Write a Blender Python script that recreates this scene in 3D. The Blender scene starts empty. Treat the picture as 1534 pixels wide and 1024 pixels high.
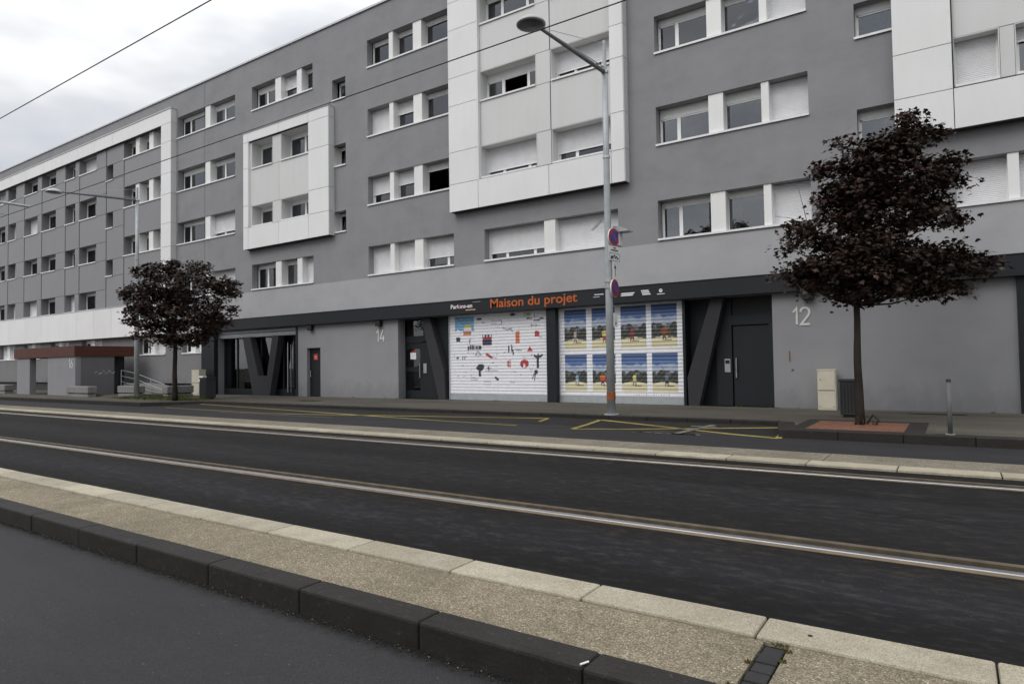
import bpy, math, random
from mathutils import Vector, Matrix
S = bpy.context.scene
COL = S.collection
R = math.radians

# ------------------------------------------------------------ camera
cam_d = bpy.data.cameras.new('camera'); cam = bpy.data.objects.new('camera', cam_d); COL.objects.link(cam)
cam_d.sensor_width = 36; cam_d.lens = 981.985 * 36 / 1534; cam_d.clip_end = 2000; cam_d.clip_start = .05
right = Vector((.82903505, .55899941, -.0148507)); down = Vector((-.03058112, .01880447, -.99935539)); fwd = Vector((-.55835982, .82895479, .0326844))
m = Matrix((right, -down, -fwd)).transposed().to_4x4(); m.translation = Vector((0, 0, 1.5))
cam.matrix_world = m; S.camera = cam

# ------------------------------------------------------------ world: overcast sky
W = bpy.data.worlds.new('World'); S.world = W; W.use_nodes = True
nt = W.node_tree; nt.nodes.clear()
def N(t, k, **kw):
    n = t.nodes.new(k)
    for a, b in kw.items(): setattr(n, a, b)
    return n
out = N(nt, 'ShaderNodeOutputWorld'); bg = N(nt, 'ShaderNodeBackground'); nt.links.new(bg.outputs[0], out.inputs[0])
sky = N(nt, 'ShaderNodeTexSky', sky_type='NISHITA', sun_disc=False, sun_elevation=R(48), sun_rotation=R(200))
skm = N(nt, 'ShaderNodeMix', data_type='RGBA', blend_type='MULTIPLY'); skm.inputs[0].default_value = 1
nt.links.new(sky.outputs[0], skm.inputs[6]); skm.inputs[7].default_value = (.09, .09, .09, 1)
tc = N(nt, 'ShaderNodeTexCoord'); sep = N(nt, 'ShaderNodeSeparateXYZ'); nt.links.new(tc.outputs['Generated'], sep.inputs[0])
mp = N(nt, 'ShaderNodeMapping'); mp.inputs['Scale'].default_value = (1.0, 1.0, 2.6); mp.inputs['Location'].default_value = (.35, .1, .22)
nt.links.new(tc.outputs['Generated'], mp.inputs[0])
nz = N(nt, 'ShaderNodeTexNoise'); nz.inputs['Scale'].default_value = 2.6; nz.inputs['Detail'].default_value = 4; nz.inputs['Roughness'].default_value = .5
nt.links.new(mp.outputs[0], nz.inputs['Vector'])
cr = N(nt, 'ShaderNodeValToRGB'); nt.links.new(nz.outputs[0], cr.inputs[0])
cr.color_ramp.elements[0].position = .36; cr.color_ramp.elements[0].color = (.62, .645, .70, 1)
cr.color_ramp.elements[1].position = .62; cr.color_ramp.elements[1].color = (1.14, 1.14, 1.14, 1)
e = cr.color_ramp.elements.new(.47); e.color = (.78, .795, .82, 1)
pw = N(nt, 'ShaderNodeMath', operation='POWER', use_clamp=True); nt.links.new(sep.outputs['Z'], pw.inputs[0]); pw.inputs[1].default_value = 2.0
el = N(nt, 'ShaderNodeMapRange'); nt.links.new(pw.outputs[0], el.inputs[0])
el.inputs[1].default_value = 0; el.inputs[2].default_value = 1; el.inputs[3].default_value = .93; el.inputs[4].default_value = 2.25
mu = N(nt, 'ShaderNodeVectorMath', operation='SCALE'); nt.links.new(cr.outputs[0], mu.inputs[0]); nt.links.new(el.outputs[0], mu.inputs['Scale'])
mx = N(nt, 'ShaderNodeMix', data_type='RGBA'); mx.inputs[0].default_value = .1
nt.links.new(mu.outputs[0], mx.inputs[6]); nt.links.new(skm.outputs[2], mx.inputs[7]); nt.links.new(mx.outputs[2], bg.inputs[0])
bg.inputs[1].default_value = 1.0
sun_d = bpy.data.lights.new('sun', 'SUN'); sun_d.energy = 1.08; sun_d.angle = R(35); sun_d.color = (1, .97, .93)
sun = bpy.data.objects.new('sun', sun_d); COL.objects.link(sun)
sun.rotation_euler = Vector((.30, .92, -1.0)).to_track_quat('-Z', 'Y').to_euler()
S.view_settings.view_transform = 'Standard'; S.view_settings.look = 'None'; S.view_settings.exposure = 0; S.view_settings.gamma = 1
S.cycles.max_bounces = 6; S.cycles.transparent_max_bounces = 8; S.cycles.caustics_reflective = False; S.cycles.caustics_refractive = False

# ------------------------------------------------------------ materials
def base(name, color=(.5, .5, .5), rough=.8, metal=0, ior=1.45, spec=.5):
    m = bpy.data.materials.new(name); m.use_nodes = True; t = m.node_tree; b = t.nodes['Principled BSDF']
    b.inputs['Base Color'].default_value = (*color, 1); b.inputs['Roughness'].default_value = rough
    b.inputs['Metallic'].default_value = metal; b.inputs['IOR'].default_value = ior; b.inputs['Specular IOR Level'].default_value = spec
    return m, t, b
def coords(t, scale=(1, 1, 1)):
    c = N(t, 'ShaderNodeNewGeometry'); mp = N(t, 'ShaderNodeMapping'); mp.inputs['Scale'].default_value = scale
    t.links.new(c.outputs['Position'], mp.inputs[0]); return mp.outputs[0]
def noise(t, vec, scale, detail=3, rough=.5):
    n = N(t, 'ShaderNodeTexNoise'); n.inputs['Scale'].default_value = scale; n.inputs['Detail'].default_value = detail; n.inputs['Roughness'].default_value = rough
    t.links.new(vec, n.inputs['Vector']); return n.outputs[0]
def ramp(t, fac, stops):
    r = N(t, 'ShaderNodeValToRGB'); t.links.new(fac, r.inputs[0]); e = r.color_ramp.elements
    e[0].position, e[0].color = stops[0][0], (*stops[0][1], 1); e[1].position, e[1].color = stops[-1][0], (*stops[-1][1], 1)
    for p, c in stops[1:-1]:
        x = e.new(p); x.color = (*c, 1)
    return r.outputs[0]
def mixc(t, fac, a, b, mode='MIX'):
    m = N(t, 'ShaderNodeMix', data_type='RGBA', blend_type=mode)
    if isinstance(fac, (int, float)): m.inputs[0].default_value = fac
    else: t.links.new(fac, m.inputs[0])
    for i, v in ((6, a), (7, b)):
        if isinstance(v, tuple): m.inputs[i].default_value = (*v, 1)
        else: t.links.new(v, m.inputs[i])
    return m.outputs[2]
def bump(t, b, h, strength=.3, dist=.01):
    n = N(t, 'ShaderNodeBump'); n.inputs['Strength'].default_value = strength; n.inputs['Distance'].default_value = dist
    t.links.new(h, n.inputs['Height']); t.links.new(n.outputs[0], b.inputs['Normal'])
def sc(c, k): return tuple(x * k for x in c)
def g(v): return (v, v, v)

def stucco(name, c, var=.12, streak=.04, rough=.9, dirt=None):
    m, t, b = base(name, c, rough, spec=.25); v = coords(t)
    n1 = noise(t, coords(t, (1, 1, 1.5)), .8, 6, .66); n2 = noise(t, coords(t, (1.6, 1.6, .16)), 1.5, 4, .6); n3 = noise(t, v, 70, 3)
    col = mixc(t, 1, c, ramp(t, n1, [(.32, g(1 - var)), (.5, g(1)), (.7, g(1 + var * .7))]), 'MULTIPLY')
    col = mixc(t, 1, col, ramp(t, n2, [(.3, g(1 - streak)), (.7, g(1 + streak * .4))]), 'MULTIPLY')
    col = mixc(t, 1, col, ramp(t, n3, [(.3, g(.94)), (.7, g(1.06))]), 'MULTIPLY')
    if dirt:   # stained splash zone near the ground
        gz = N(t, 'ShaderNodeNewGeometry'); sp = N(t, 'ShaderNodeSeparateXYZ'); t.links.new(gz.outputs['Position'], sp.inputs[0])
        nn = noise(t, coords(t, (1, 1, .5)), 3.2, 5, .65)
        ad = N(t, 'ShaderNodeMath', operation='MULTIPLY_ADD'); t.links.new(nn, ad.inputs[0]); ad.inputs[1].default_value = -1.4; t.links.new(sp.outputs['Z'], ad.inputs[2])
        f = N(t, 'ShaderNodeMapRange'); t.links.new(ad.outputs[0], f.inputs[0]); f.inputs[1].default_value = -.45; f.inputs[2].default_value = .25; f.inputs[3].default_value = dirt; f.inputs[4].default_value = 0
        col = mixc(t, f.outputs[0], col, sc(c, .45))
    t.links.new(col, b.inputs['Base Color']); bump(t, b, n3, .25, .004); return m
def panelm(name, c, rough=.45, var=.05):
    m, t, b = base(name, c, rough, spec=.35); v = coords(t)
    n1 = noise(t, v, .7, 4); n2 = noise(t, coords(t, (2.5, 2.5, .2)), 2, 4)
    col = mixc(t, 1, c, ramp(t, n1, [(.3, g(1 - var * .5)), (.7, g(1 + var * .5))]), 'MULTIPLY')
    col = mixc(t, 1, col, ramp(t, n2, [(.3, sc((1, .99, .97), 1 - var * .35)), (.6, g(1.0))]), 'MULTIPLY')
    oi = N(t, 'ShaderNodeObjectInfo')
    col = mixc(t, 1, col, ramp(t, oi.outputs['Random'], [(0, g(.965)), (1, g(1.02))]), 'MULTIPLY')
    t.links.new(col, b.inputs['Base Color']); return m
def plain(name, c, rough=.6, metal=0, var=.08, sc_=6, spec=.4):
    m, t, b = base(name, c, rough, metal, spec=spec); n1 = noise(t, coords(t), sc_, 4)
    t.links.new(mixc(t, 1, c, ramp(t, n1, [(.3, g(1 - var)), (.7, g(1 + var))]), 'MULTIPLY'), b.inputs['Base Color']); return m
def asphalt(name, c, brown=0, band=.25, rough=.8, kerb_dirt_shade=False, spec=.35, bands=False):
    m, t, b = base(name, c, rough, spec=spec)
    gr = noise(t, coords(t), 170, 2, .7); vo = N(t, 'ShaderNodeTexVoronoi'); vo.inputs['Scale'].default_value = 95; t.links.new(coords(t), vo.inputs['Vector'])
    ln = noise(t, coords(t, (.10, 1.4, 1)), 1.6, 5, .65); pt = noise(t, coords(t, (.5, 1.2, 1)), .9, 5, .65); mic = noise(t, coords(t, (1, 2.4, 1)), 5.5, 6, .75)
    col = mixc(t, 1, c, ramp(t, gr, [(.25, g(.6)), (.5, g(1)), (.78, g(1.7))]), 'MULTIPLY')
    col = mixc(t, 1, col, ramp(t, vo.outputs['Color'], [(.1, g(.8)), (.93, g(1.0)), (.985, g(2.6 if kerb_dirt_shade else 3.6))]), 'MULTIPLY')
    col = mixc(t, 1, col, ramp(t, ln, [(.32, g(1 - band)), (.52, g(1)), (.68, g(1 + band * 1.3))]), 'MULTIPLY')
    col = mixc(t, 1, col, ramp(t, pt, [(.3, g(.82)), (.7, g(1.16))]), 'MULTIPLY')
    if brown: col = mixc(t, ramp(t, mic, [(.50, g(0)), (.72, g(brown))]), col, sc((.060, .050, .040), 1 if c[0] > .02 else .85))
    if bands:      # wheel paths: polished grey-blue bands, dusty brown beside the rails
        gz = N(t, 'ShaderNodeNewGeometry'); sp = N(t, 'ShaderNodeSeparateXYZ'); t.links.new(gz.outputs['Position'], sp.inputs[0]); nn = noise(t, coords(t, (.12, 1, 1)), 1.4, 5, .65)
        ad = N(t, 'ShaderNodeMath', operation='MULTIPLY_ADD'); t.links.new(nn, ad.inputs[0]); ad.inputs[1].default_value = .9; t.links.new(sp.outputs['Y'], ad.inputs[2])
        f = N(t, 'ShaderNodeMapRange'); t.links.new(ad.outputs[0], f.inputs[0]); f.inputs[1].default_value = 3.95; f.inputs[2].default_value = 9.45
        col = mixc(t, 1, col, ramp(t, f.outputs[0], [(0, (.58, .56, .56)), (.05, (.70, .69, .70)), (.13, (1.25, 1.32, 1.5)), (.21, (1.1, 1.12, 1.2)), (.27, (.95, .84, .74)), (.36, (.62, .60, .60)), (.46, (1.0, 1.02, 1.08)), (.58, (1.3, 1.34, 1.45)), (.70, (.72, .70, .70)), (.80, (1.0, .98, .96)), (.88, (.8, .72, .66)), (1, (.7, .66, .62))]), 'MULTIPLY')
        s2 = noise(t, coords(t, (.7, 2.0, 1)), 2.1, 6, .72); col = mixc(t, ramp(t, s2, [(.60, g(0)), (.70, g(.20))]), col, (.075, .072, .068))
    if kerb_dirt_shade:    # silt and moss stain, with contact shade painted in along the kerb foot
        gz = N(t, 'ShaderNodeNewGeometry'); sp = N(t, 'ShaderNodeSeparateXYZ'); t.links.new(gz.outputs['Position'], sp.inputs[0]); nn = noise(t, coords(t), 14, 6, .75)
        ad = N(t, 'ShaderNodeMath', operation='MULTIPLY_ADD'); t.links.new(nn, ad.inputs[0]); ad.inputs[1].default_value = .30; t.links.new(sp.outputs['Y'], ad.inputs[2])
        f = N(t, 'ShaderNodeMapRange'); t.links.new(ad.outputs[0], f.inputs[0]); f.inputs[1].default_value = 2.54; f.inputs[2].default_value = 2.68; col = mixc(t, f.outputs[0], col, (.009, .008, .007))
    t.links.new(col, b.inputs['Base Color'])
    t.links.new(ramp(t, ln, [(.35, g(rough - .06)), (.7, g(min(1, rough + .1)))]), b.inputs['Roughness'])
    bump(t, b, gr, .5, .004); return m
def aggregate(name, cols, scale=75, dark=(.05, .042, .032), rough=.85):
    m, t, b = base(name, cols[1], rough, spec=.3); vo = N(t, 'ShaderNodeTexVoronoi'); vo.inputs['Scale'].default_value = scale; vo.inputs['Randomness'].default_value = 1
    t.links.new(coords(t), vo.inputs['Vector']); sp = N(t, 'ShaderNodeSeparateColor'); t.links.new(vo.outputs['Color'], sp.inputs[0])
    col = ramp(t, sp.outputs[0], [(0, cols[0]), (.5, cols[1]), (.8, cols[2]), (.95, cols[2]), (1, cols[3])])
    n1 = noise(t, coords(t), 1.3, 5, .6); n2 = noise(t, coords(t), 9, 4, .6)
    col = mixc(t, ramp(t, vo.outputs['Distance'], [(.35, g(0)), (.75, g(.75))]), col, dark)
    col = mixc(t, 1, col, ramp(t, n1, [(.3, g(.8)), (.7, g(1.15))]), 'MULTIPLY'); col = mixc(t, 1, col, ramp(t, n2, [(.3, g(.86)), (.7, g(1.1))]), 'MULTIPLY')
    t.links.new(col, b.inputs['Base Color']); bump(t, b, vo.outputs['Distance'], .6, -.006); return m
def granite(name, c, k=.35, scale=160, chips=0):
    m, t, b = base(name, c, .75, spec=.35); n = noise(t, coords(t), scale, 2, .8); n2 = noise(t, coords(t), 4, 5, .65); n3 = noise(t, coords(t), 40, 3, .7)
    col = mixc(t, 1, c, ramp(t, n, [(.3, g(1 - k)), (.5, g(1)), (.72, g(1 + k))]), 'MULTIPLY')
    col = mixc(t, 1, col, ramp(t, n2, [(.3, sc((1, .97, .9), .82)), (.65, g(1.06))]), 'MULTIPLY'); col = mixc(t, 1, col, ramp(t, n3, [(.3, g(.88)), (.7, g(1.08))]), 'MULTIPLY')
    oi = N(t, 'ShaderNodeObjectInfo'); col = mixc(t, 1, col, ramp(t, oi.outputs['Random'], [(0, g(.86)), (1, g(1.1))]), 'MULTIPLY')
    if chips:
        n4 = noise(t, coords(t, (1, 1, 1)), 23, 6, .75); n5 = noise(t, coords(t, (.6, 2, 2)), 6, 6, .7)
        col = mixc(t, ramp(t, n4, [(.60, g(0)), (.66, g(.8))]), col, sc(c, 2.6)); col = mixc(t, ramp(t, n5, [(.55, g(0)), (.72, g(.7))]), col, sc(c, .35)); bump(t, b, mixc(t, .5, n3, n4), .6, .008)
    t.links.new(col, b.inputs['Base Color'])
    if not chips: bump(t, b, n3, .35, .004)
    return m

M = {}
M['wall'] = stucco('grey_stucco', (.272, .272, .280), .10, .035)
M['wall_low'] = stucco('light_grey_stucco', (.40, .40, .41), .08, .02)
M['wall_ground'] = stucco('ground_floor_stucco', (.275, .275, .286), .06, .02, dirt=.38)
M['wall_dark'] = stucco('dark_grey_stucco', (.215, .21, .215), .08, .05, dirt=.6)
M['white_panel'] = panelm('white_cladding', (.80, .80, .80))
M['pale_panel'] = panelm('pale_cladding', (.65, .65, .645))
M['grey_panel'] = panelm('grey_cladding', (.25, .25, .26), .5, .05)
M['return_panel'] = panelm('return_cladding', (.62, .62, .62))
M['joint'] = plain('joint_shadow_gap', (.05, .05, .052), .8)
M['pvc'] = plain('white_window_frame', (.80, .80, .79), .35, var=.03)
M['pillar'] = panelm('white_pillar', (.82, .82, .81), .5, .06)
M['slat'] = plain('white_shutter_slat', (.74, .74, .75), .45, var=.05, sc_=3)
M['sill'] = plain('white_sill', (.80, .80, .80), .35, var=.06)
M['fascia'] = plain('dark_blue_grey_metal', (.0125, .0155, .019), .55, var=.08)
M['portal'] = plain('dark_portal_metal', (.0115, .013, .0165), .55, var=.1)
M['vconc'] = stucco('dark_concrete', (.045, .045, .049), .08, .03)
M['armm'] = plain('dark_grey_arm', (.16, .165, .165), .6, var=.2, sc_=12)  # lamp arm, darker grey than its pole
M['boll'] = plain('dull_bollard_steel', (.12, .12, .125), .6, var=.15)
M['coping'] = plain('metal_coping', (.55, .55, .56), .35, .3)
M['inside'] = plain('dim_interior', (.12, .115, .11), .9)
M['drape'] = plain('grey_drape', (.34, .34, .34), .9, var=.3, sc_=5)
M['blue_drape'] = plain('blue_grey_drape', (.22, .25, .30), .9, var=.3, sc_=5)
M['curtain'] = plain('net_curtain', (.50, .49, .47), .9, var=.2, sc_=9)
M['galv'] = plain('painted_grey_steel', (.40, .42, .43), .45, .2, var=.08)
M['steel'] = plain('brushed_steel', (.5, .5, .5), .35, .9)
M['rail'] = plain('polished_rail', (.44, .44, .47), .38, 1.0, var=.05)
M['rubber'] = plain('black_groove', (.012, .012, .012), .7)
M['black'] = plain('black_plastic', (.015, .015, .016), .5)
M['bin'] = plain('dark_grey_bin', (.035, .036, .038), .5)
M['white'] = plain('white_paint', (.78, .78, .77), .5, var=.05)
M['number'] = plain('number_paint', (.62, .62, .60), .6, var=.05)
M['orange'] = plain('orange_letters', (.50, .115, .025), .5, var=.05)
M['orange_pale'] = plain('pale_orange', (.75, .42, .25), .5)
M['red'] = plain('red_paint', (.42, .03, .035), .45)
M['signred'] = plain('sign_red', (.42, .035, .03), .5)
M['signblue'] = plain('sign_blue', (.025, .075, .33), .5)
M['rust'] = plain('rust_orange_band', (.26, .085, .03), .8, var=.3, sc_=20)
M['beige'] = plain('beige_cabinet', (.58, .54, .43), .55, var=.06, sc_=4)
M['brown_canopy'] = plain('red_brown_fascia', (.085, .028, .016), .6, var=.1, sc_=2)
M['porch'] = stucco('porch_grey', (.27, .27, .285), .05, .04)
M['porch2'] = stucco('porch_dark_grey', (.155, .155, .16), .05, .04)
M['concrete'] = stucco('planter_concrete', (.225, .22, .215), .15, .1)
M['wire'] = plain('wire_black', (.012, .012, .013), .6)
M['near_asphalt'] = asphalt('near_asphalt', (.0305, .0297, .0313), 0, .10, .82, kerb_dirt_shade=True)
M['tram_asphalt'] = asphalt('tram_asphalt', (.0105, .0100, .0106), .60, .45, .9, spec=.22, bands=True)
M['far_asphalt'] = asphalt('far_asphalt', (.022, .0215, .0235), .25, .2, .84)
M['bay_asphalt'] = asphalt('bay_asphalt', (.015, .014, .013), .5, .15, .82)
M['paving'] = asphalt('pavement_asphalt', (.092, .084, .069), .35, .12, .85, spec=.25)
M['paving_light'] = asphalt('pavement_patch', (.105, .096, .078), .1, .1, .85, spec=.25)
M['tan'] = aggregate('tan_exposed_aggregate', [(.155, .128, .088), (.27, .23, .16), (.335, .29, .208), (.56, .52, .43)], 125, (.11, .09, .06))
M['tan_far'] = aggregate('far_tan_aggregate', [(.15, .13, .098), (.215, .188, .145), (.26, .23, .18), (.36, .33, .27)], 60, (.11, .095, .07))
M['resin'] = aggregate('red_resin_gravel', [(.15, .065, .04), (.24, .11, .068), (.30, .145, .095), (.40, .24, .17)], 70, (.06, .025, .018))
M['white_stone'] = granite('white_granite', (.375, .34, .265), .45)
M['dark_stone'] = granite('dark_basalt', (.0235, .021, .0195), .36, 120, chips=1)
M['kerb'] = granite('dark_kerb_stone', (.024, .0215, .019), .25, chips=1)
M['sett'] = granite('basalt_sett', (.030, .030, .032), .3)
M['sealant'] = plain('tan_rail_sealant', (.155, .12, .075), .85, var=.25, sc_=7)
M['sealant2'] = plain('dull_rail_sealant', (.095, .075, .05), .9, var=.3, sc_=7)
M['yellow'] = asphalt('worn_yellow_marking', (.29, .235, .075), .55, .2, .85, spec=.2)
M['whitemark'] = asphalt('worn_white_marking', (.15, .15, .135), .4, .2, .8, spec=.2)
M['bark'] = stucco('dark_bark', (.034, .028, .023), .45, .5)
def leafm(name, a, b_):
    m, t, b = base(name, a, .55, spec=.35); oi = N(t, 'ShaderNodeNewGeometry')
    n = noise(t, coords(t), 3.1, 3)
    c = mixc(t, ramp(t, oi.outputs['Random Per Island'], [(0, g(0)), (.7, g(.35)), (.93, g(1)), (1, g(1.0))]), a, b_)
    c = mixc(t, 1, c, ramp(t, n, [(.3, g(.6)), (.7, g(1.35))]), 'MULTIPLY'); t.links.new(c, b.inputs['Base Color']); return m
M['leaf'] = leafm('purple_maple_leaf', (.025, .0140, .0098), (.066, .038, .026))
M['leaf_green'] = leafm('green_leaf', (.03, .055, .016), (.06, .10, .03))
M['grass'] = leafm('grass_blade', (.05, .07, .015), (.13, .12, .035))
M['moss'] = leafm('moss_tuft', (.06, .075, .015), (.20, .12, .02))
M['litter'] = leafm('dry_leaf_litter', (.16, .10, .045), (.45, .38, .28))
def glass(name, tint, ior=2.0):
    m = bpy.data.materials.new(name); m.use_nodes = True; t = m.node_tree; t.nodes.clear()
    o = N(t, 'ShaderNodeOutputMaterial'); mxs = N(t, 'ShaderNodeMixShader'); tr = N(t, 'ShaderNodeBsdfTransparent'); gl = N(t, 'ShaderNodeBsdfGlossy')
    gl.inputs['Roughness'].default_value = .015; gl.inputs['Color'].default_value = (.93, .95, 1, 1); tr.inputs[0].default_value = (*tint, 1)
    fr = N(t, 'ShaderNodeFresnel'); fr.inputs['IOR'].default_value = ior
    t.links.new(fr.outputs[0], mxs.inputs[0]); t.links.new(tr.outputs[0], mxs.inputs[1]); t.links.new(gl.outputs[0], mxs.inputs[2]); t.links.new(mxs.outputs[0], o.inputs[0])
    n = noise(t, coords(t), 1.1, 2); bm = N(t, 'ShaderNodeBump'); bm.inputs['Strength'].default_value = .04; bm.inputs['Distance'].default_value = .05
    t.links.new(n, bm.inputs['Height']); t.links.new(bm.outputs[0], gl.inputs['Normal']); return m
M['glass'] = glass('double_glazing', (.62, .64, .64), 2.05)
M['shopglass'] = glass('shop_glass', (.75, .78, .76), 1.9)
def printed(name):
    m, t, b = base(name, g(.7), .45); a = N(t, 'ShaderNodeAttribute'); a.attribute_name = 'print'; t.links.new(a.outputs['Color'], b.inputs['Base Color'])
    n = noise(t, coords(t), 12, 3); t.links.new(mixc(t, 1, a.outputs['Color'], ramp(t, n, [(.3, g(.93)), (.7, g(1.04))]), 'MULTIPLY'), b.inputs['Base Color']); return m
M['print'] = printed('printed_shutter_film')

# ------------------------------------------------------------ mesh builder
class MB:
    def __init__(s): s.v = []; s.f = []
    def quad(s, a, b, c, d): n = len(s.v); s.v += [a, b, c, d]; s.f.append((n, n + 1, n + 2, n + 3)); return s
    def box(s, x0, x1, y0, y1, z0, z1):
        n = len(s.v); s.v += [(x, y, z) for z in (z0, z1) for y in (y0, y1) for x in (x0, x1)]
        s.f += [tuple(n + i for i in q) for q in ((0, 2, 3, 1), (4, 5, 7, 6), (0, 1, 5, 4), (2, 6, 7, 3), (0, 4, 6, 2), (1, 3, 7, 5))]; return s
    def tube(s, p, q, r0, r1=None, n=10, cap=True):
        r1 = r0 if r1 is None else r1; p = Vector(p); q = Vector(q); d = (q - p).normalized()
        a = d.orthogonal().normalized(); b = d.cross(a); k = len(s.v)
        for c, r in ((p, r0), (q, r1)):
            for i in range(n):
                t = 2 * math.pi * i / n; s.v.append(tuple(c + a * (r * math.cos(t)) + b * (r * math.sin(t))))
        for i in range(n):
            j = (i + 1) % n; s.f.append((k + i, k + j, k + n + j, k + n + i))
        if cap: s.f.append(tuple(k + i for i in range(n))[::-1]); s.f.append(tuple(k + n + i for i in range(n)))
        return s
    def path(s, pts, rs, n=8):       # one continuous tapering tube
        P = [Vector(p) for p in pts]; k0 = len(s.v); a = None
        for i, p in enumerate(P):
            d = (P[min(i + 1, len(P) - 1)] - P[max(i - 1, 0)]).normalized()
            a = d.orthogonal().normalized() if a is None else (a - d * a.dot(d)).normalized(); b = d.cross(a)
            for j in range(n): t = 2 * math.pi * j / n; s.v.append(tuple(p + a * (rs[i] * math.cos(t)) + b * (rs[i] * math.sin(t))))
        for i in range(len(P) - 1):
            for j in range(n): q = (j + 1) % n; s.f.append((k0 + i * n + j, k0 + i * n + q, k0 + (i + 1) * n + q, k0 + (i + 1) * n + j))
        s.f.append(tuple(range(k0, k0 + n))[::-1]); s.f.append(tuple(range(k0 + (len(P) - 1) * n, k0 + len(P) * n))); return s
    def prism(s, poly, y0, y1):      # polygon in XZ, extruded along Y
        k = len(s.v); n = len(poly); s.v += [(x, y0, z) for x, z in poly] + [(x, y1, z) for x, z in poly]
        s.f.append(tuple(range(k, k + n))); s.f.append(tuple(range(k + n, k + 2 * n))[::-1])
        for i in range(n): j = (i + 1) % n; s.f.append((k + i, k + n + i, k + n + j, k + j))
        return s
    def slab(s, poly, z0, z1):       # polygon in XY, extruded up
        k = len(s.v); n = len(poly); Z0 = z0 if callable(z0) else (lambda x, y: z0); Z1 = z1 if callable(z1) else (lambda x, y: z1)
        s.v += [(x, y, Z0(x, y)) for x, y in poly] + [(x, y, Z1(x, y)) for x, y in poly]
        s.f.append(tuple(range(k, k + n))[::-1]); s.f.append(tuple(range(k + n, k + 2 * n)))
        for i in range(n): j = (i + 1) % n; s.f.append((k + i, k + j, k + n + j, k + n + i))
        return s
    def sheet(s, poly, z):
        Z = z if callable(z) else (lambda x, y: z); k = len(s.v); s.v += [(x, y, Z(x, y)) for x, y in poly]; s.f.append(tuple(range(k, k + len(poly)))); return s
    def lathe(s, c, prof, n=24):     # profile (r,z) about the vertical through c
        k = len(s.v)
        for r, z in prof:
            for i in range(n): t = 2 * math.pi * i / n; s.v.append((c[0] + r * math.cos(t), c[1] + r * math.sin(t), c[2] + z))
        for a in range(len(prof) - 1):
            for i in range(n): j = (i + 1) % n; s.f.append((k + a * n + i, k + a * n + j, k + a * n + n + j, k + a * n + n + i))
        return s
def root_loc(p):
    while p.parent: p = p.parent
    return p.location.copy()
def link(name, mesh, mat, parent=None, loc=None):
    o = bpy.data.objects.new(name, mesh); COL.objects.link(o)
    if mat and not mesh.materials: mesh.materials.append(mat)
    if parent: o.parent = parent
    if loc is not None: o.location = loc
    return o
def build(name, mb, mat, parent=None, bevel=0, smooth=False, origin=None):
    L = root_loc(parent) if parent else (Vector(origin) if origin else Vector((0, 0, 0)))
    me = bpy.data.meshes.new(name); me.from_pydata([(x - L.x, y - L.y, z - L.z) for x, y, z in mb.v], [], mb.f); me.update()
    if smooth:
        for p in me.polygons: p.use_smooth = True
    o = link(name, me, mat, parent)
    if not parent and origin: o.location = L
    if bevel:
        b = o.modifiers.new('bevel', 'BEVEL'); b.width = bevel; b.segments = 2; b.limit_method = 'ANGLE'
    return o
def tag(o, label=None, cat=None, group=None, kind=None):
    if label: o['label'] = label
    if cat: o['category'] = cat
    if group: o['group'] = group
    if kind: o['kind'] = kind
    return o
def thing(name, label, cat, loc, group=None):
    o = bpy.data.objects.new(name, None); COL.objects.link(o); o.location = loc; o.empty_display_size = .3
    return tag(o, label, cat, group)
def text(body, x, y, z, h, mat, parent, name='lettering', sx=1.0, ext=.004, bold=0.0):
    cu = bpy.data.curves.new(name, 'FONT'); cu.body = body; cu.size = 1; cu.extrude = ext * 2; cu.offset = bold; cu.resolution_u = 6
    tmp = bpy.data.objects.new('tmp', cu); COL.objects.link(tmp)
    me = bpy.data.meshes.new_from_object(tmp); bpy.data.objects.remove(tmp); bpy.data.curves.remove(cu)
    xs = [v.co.x for v in me.vertices]; ys = [v.co.y for v in me.vertices]
    x0, y0 = min(xs), min(ys); k = h / (max(ys) - y0); L = root_loc(parent)
    for v in me.vertices: v.co = Vector((x + (v.co.x - x0) * k * sx - L.x, y - v.co.z * .5 - L.y, z + (v.co.y - y0) * k - L.z))
    me.update(); me.materials.clear(); o = link(name, me, mat, parent)
    return o, (max(xs) - x0) * k * sx

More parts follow.
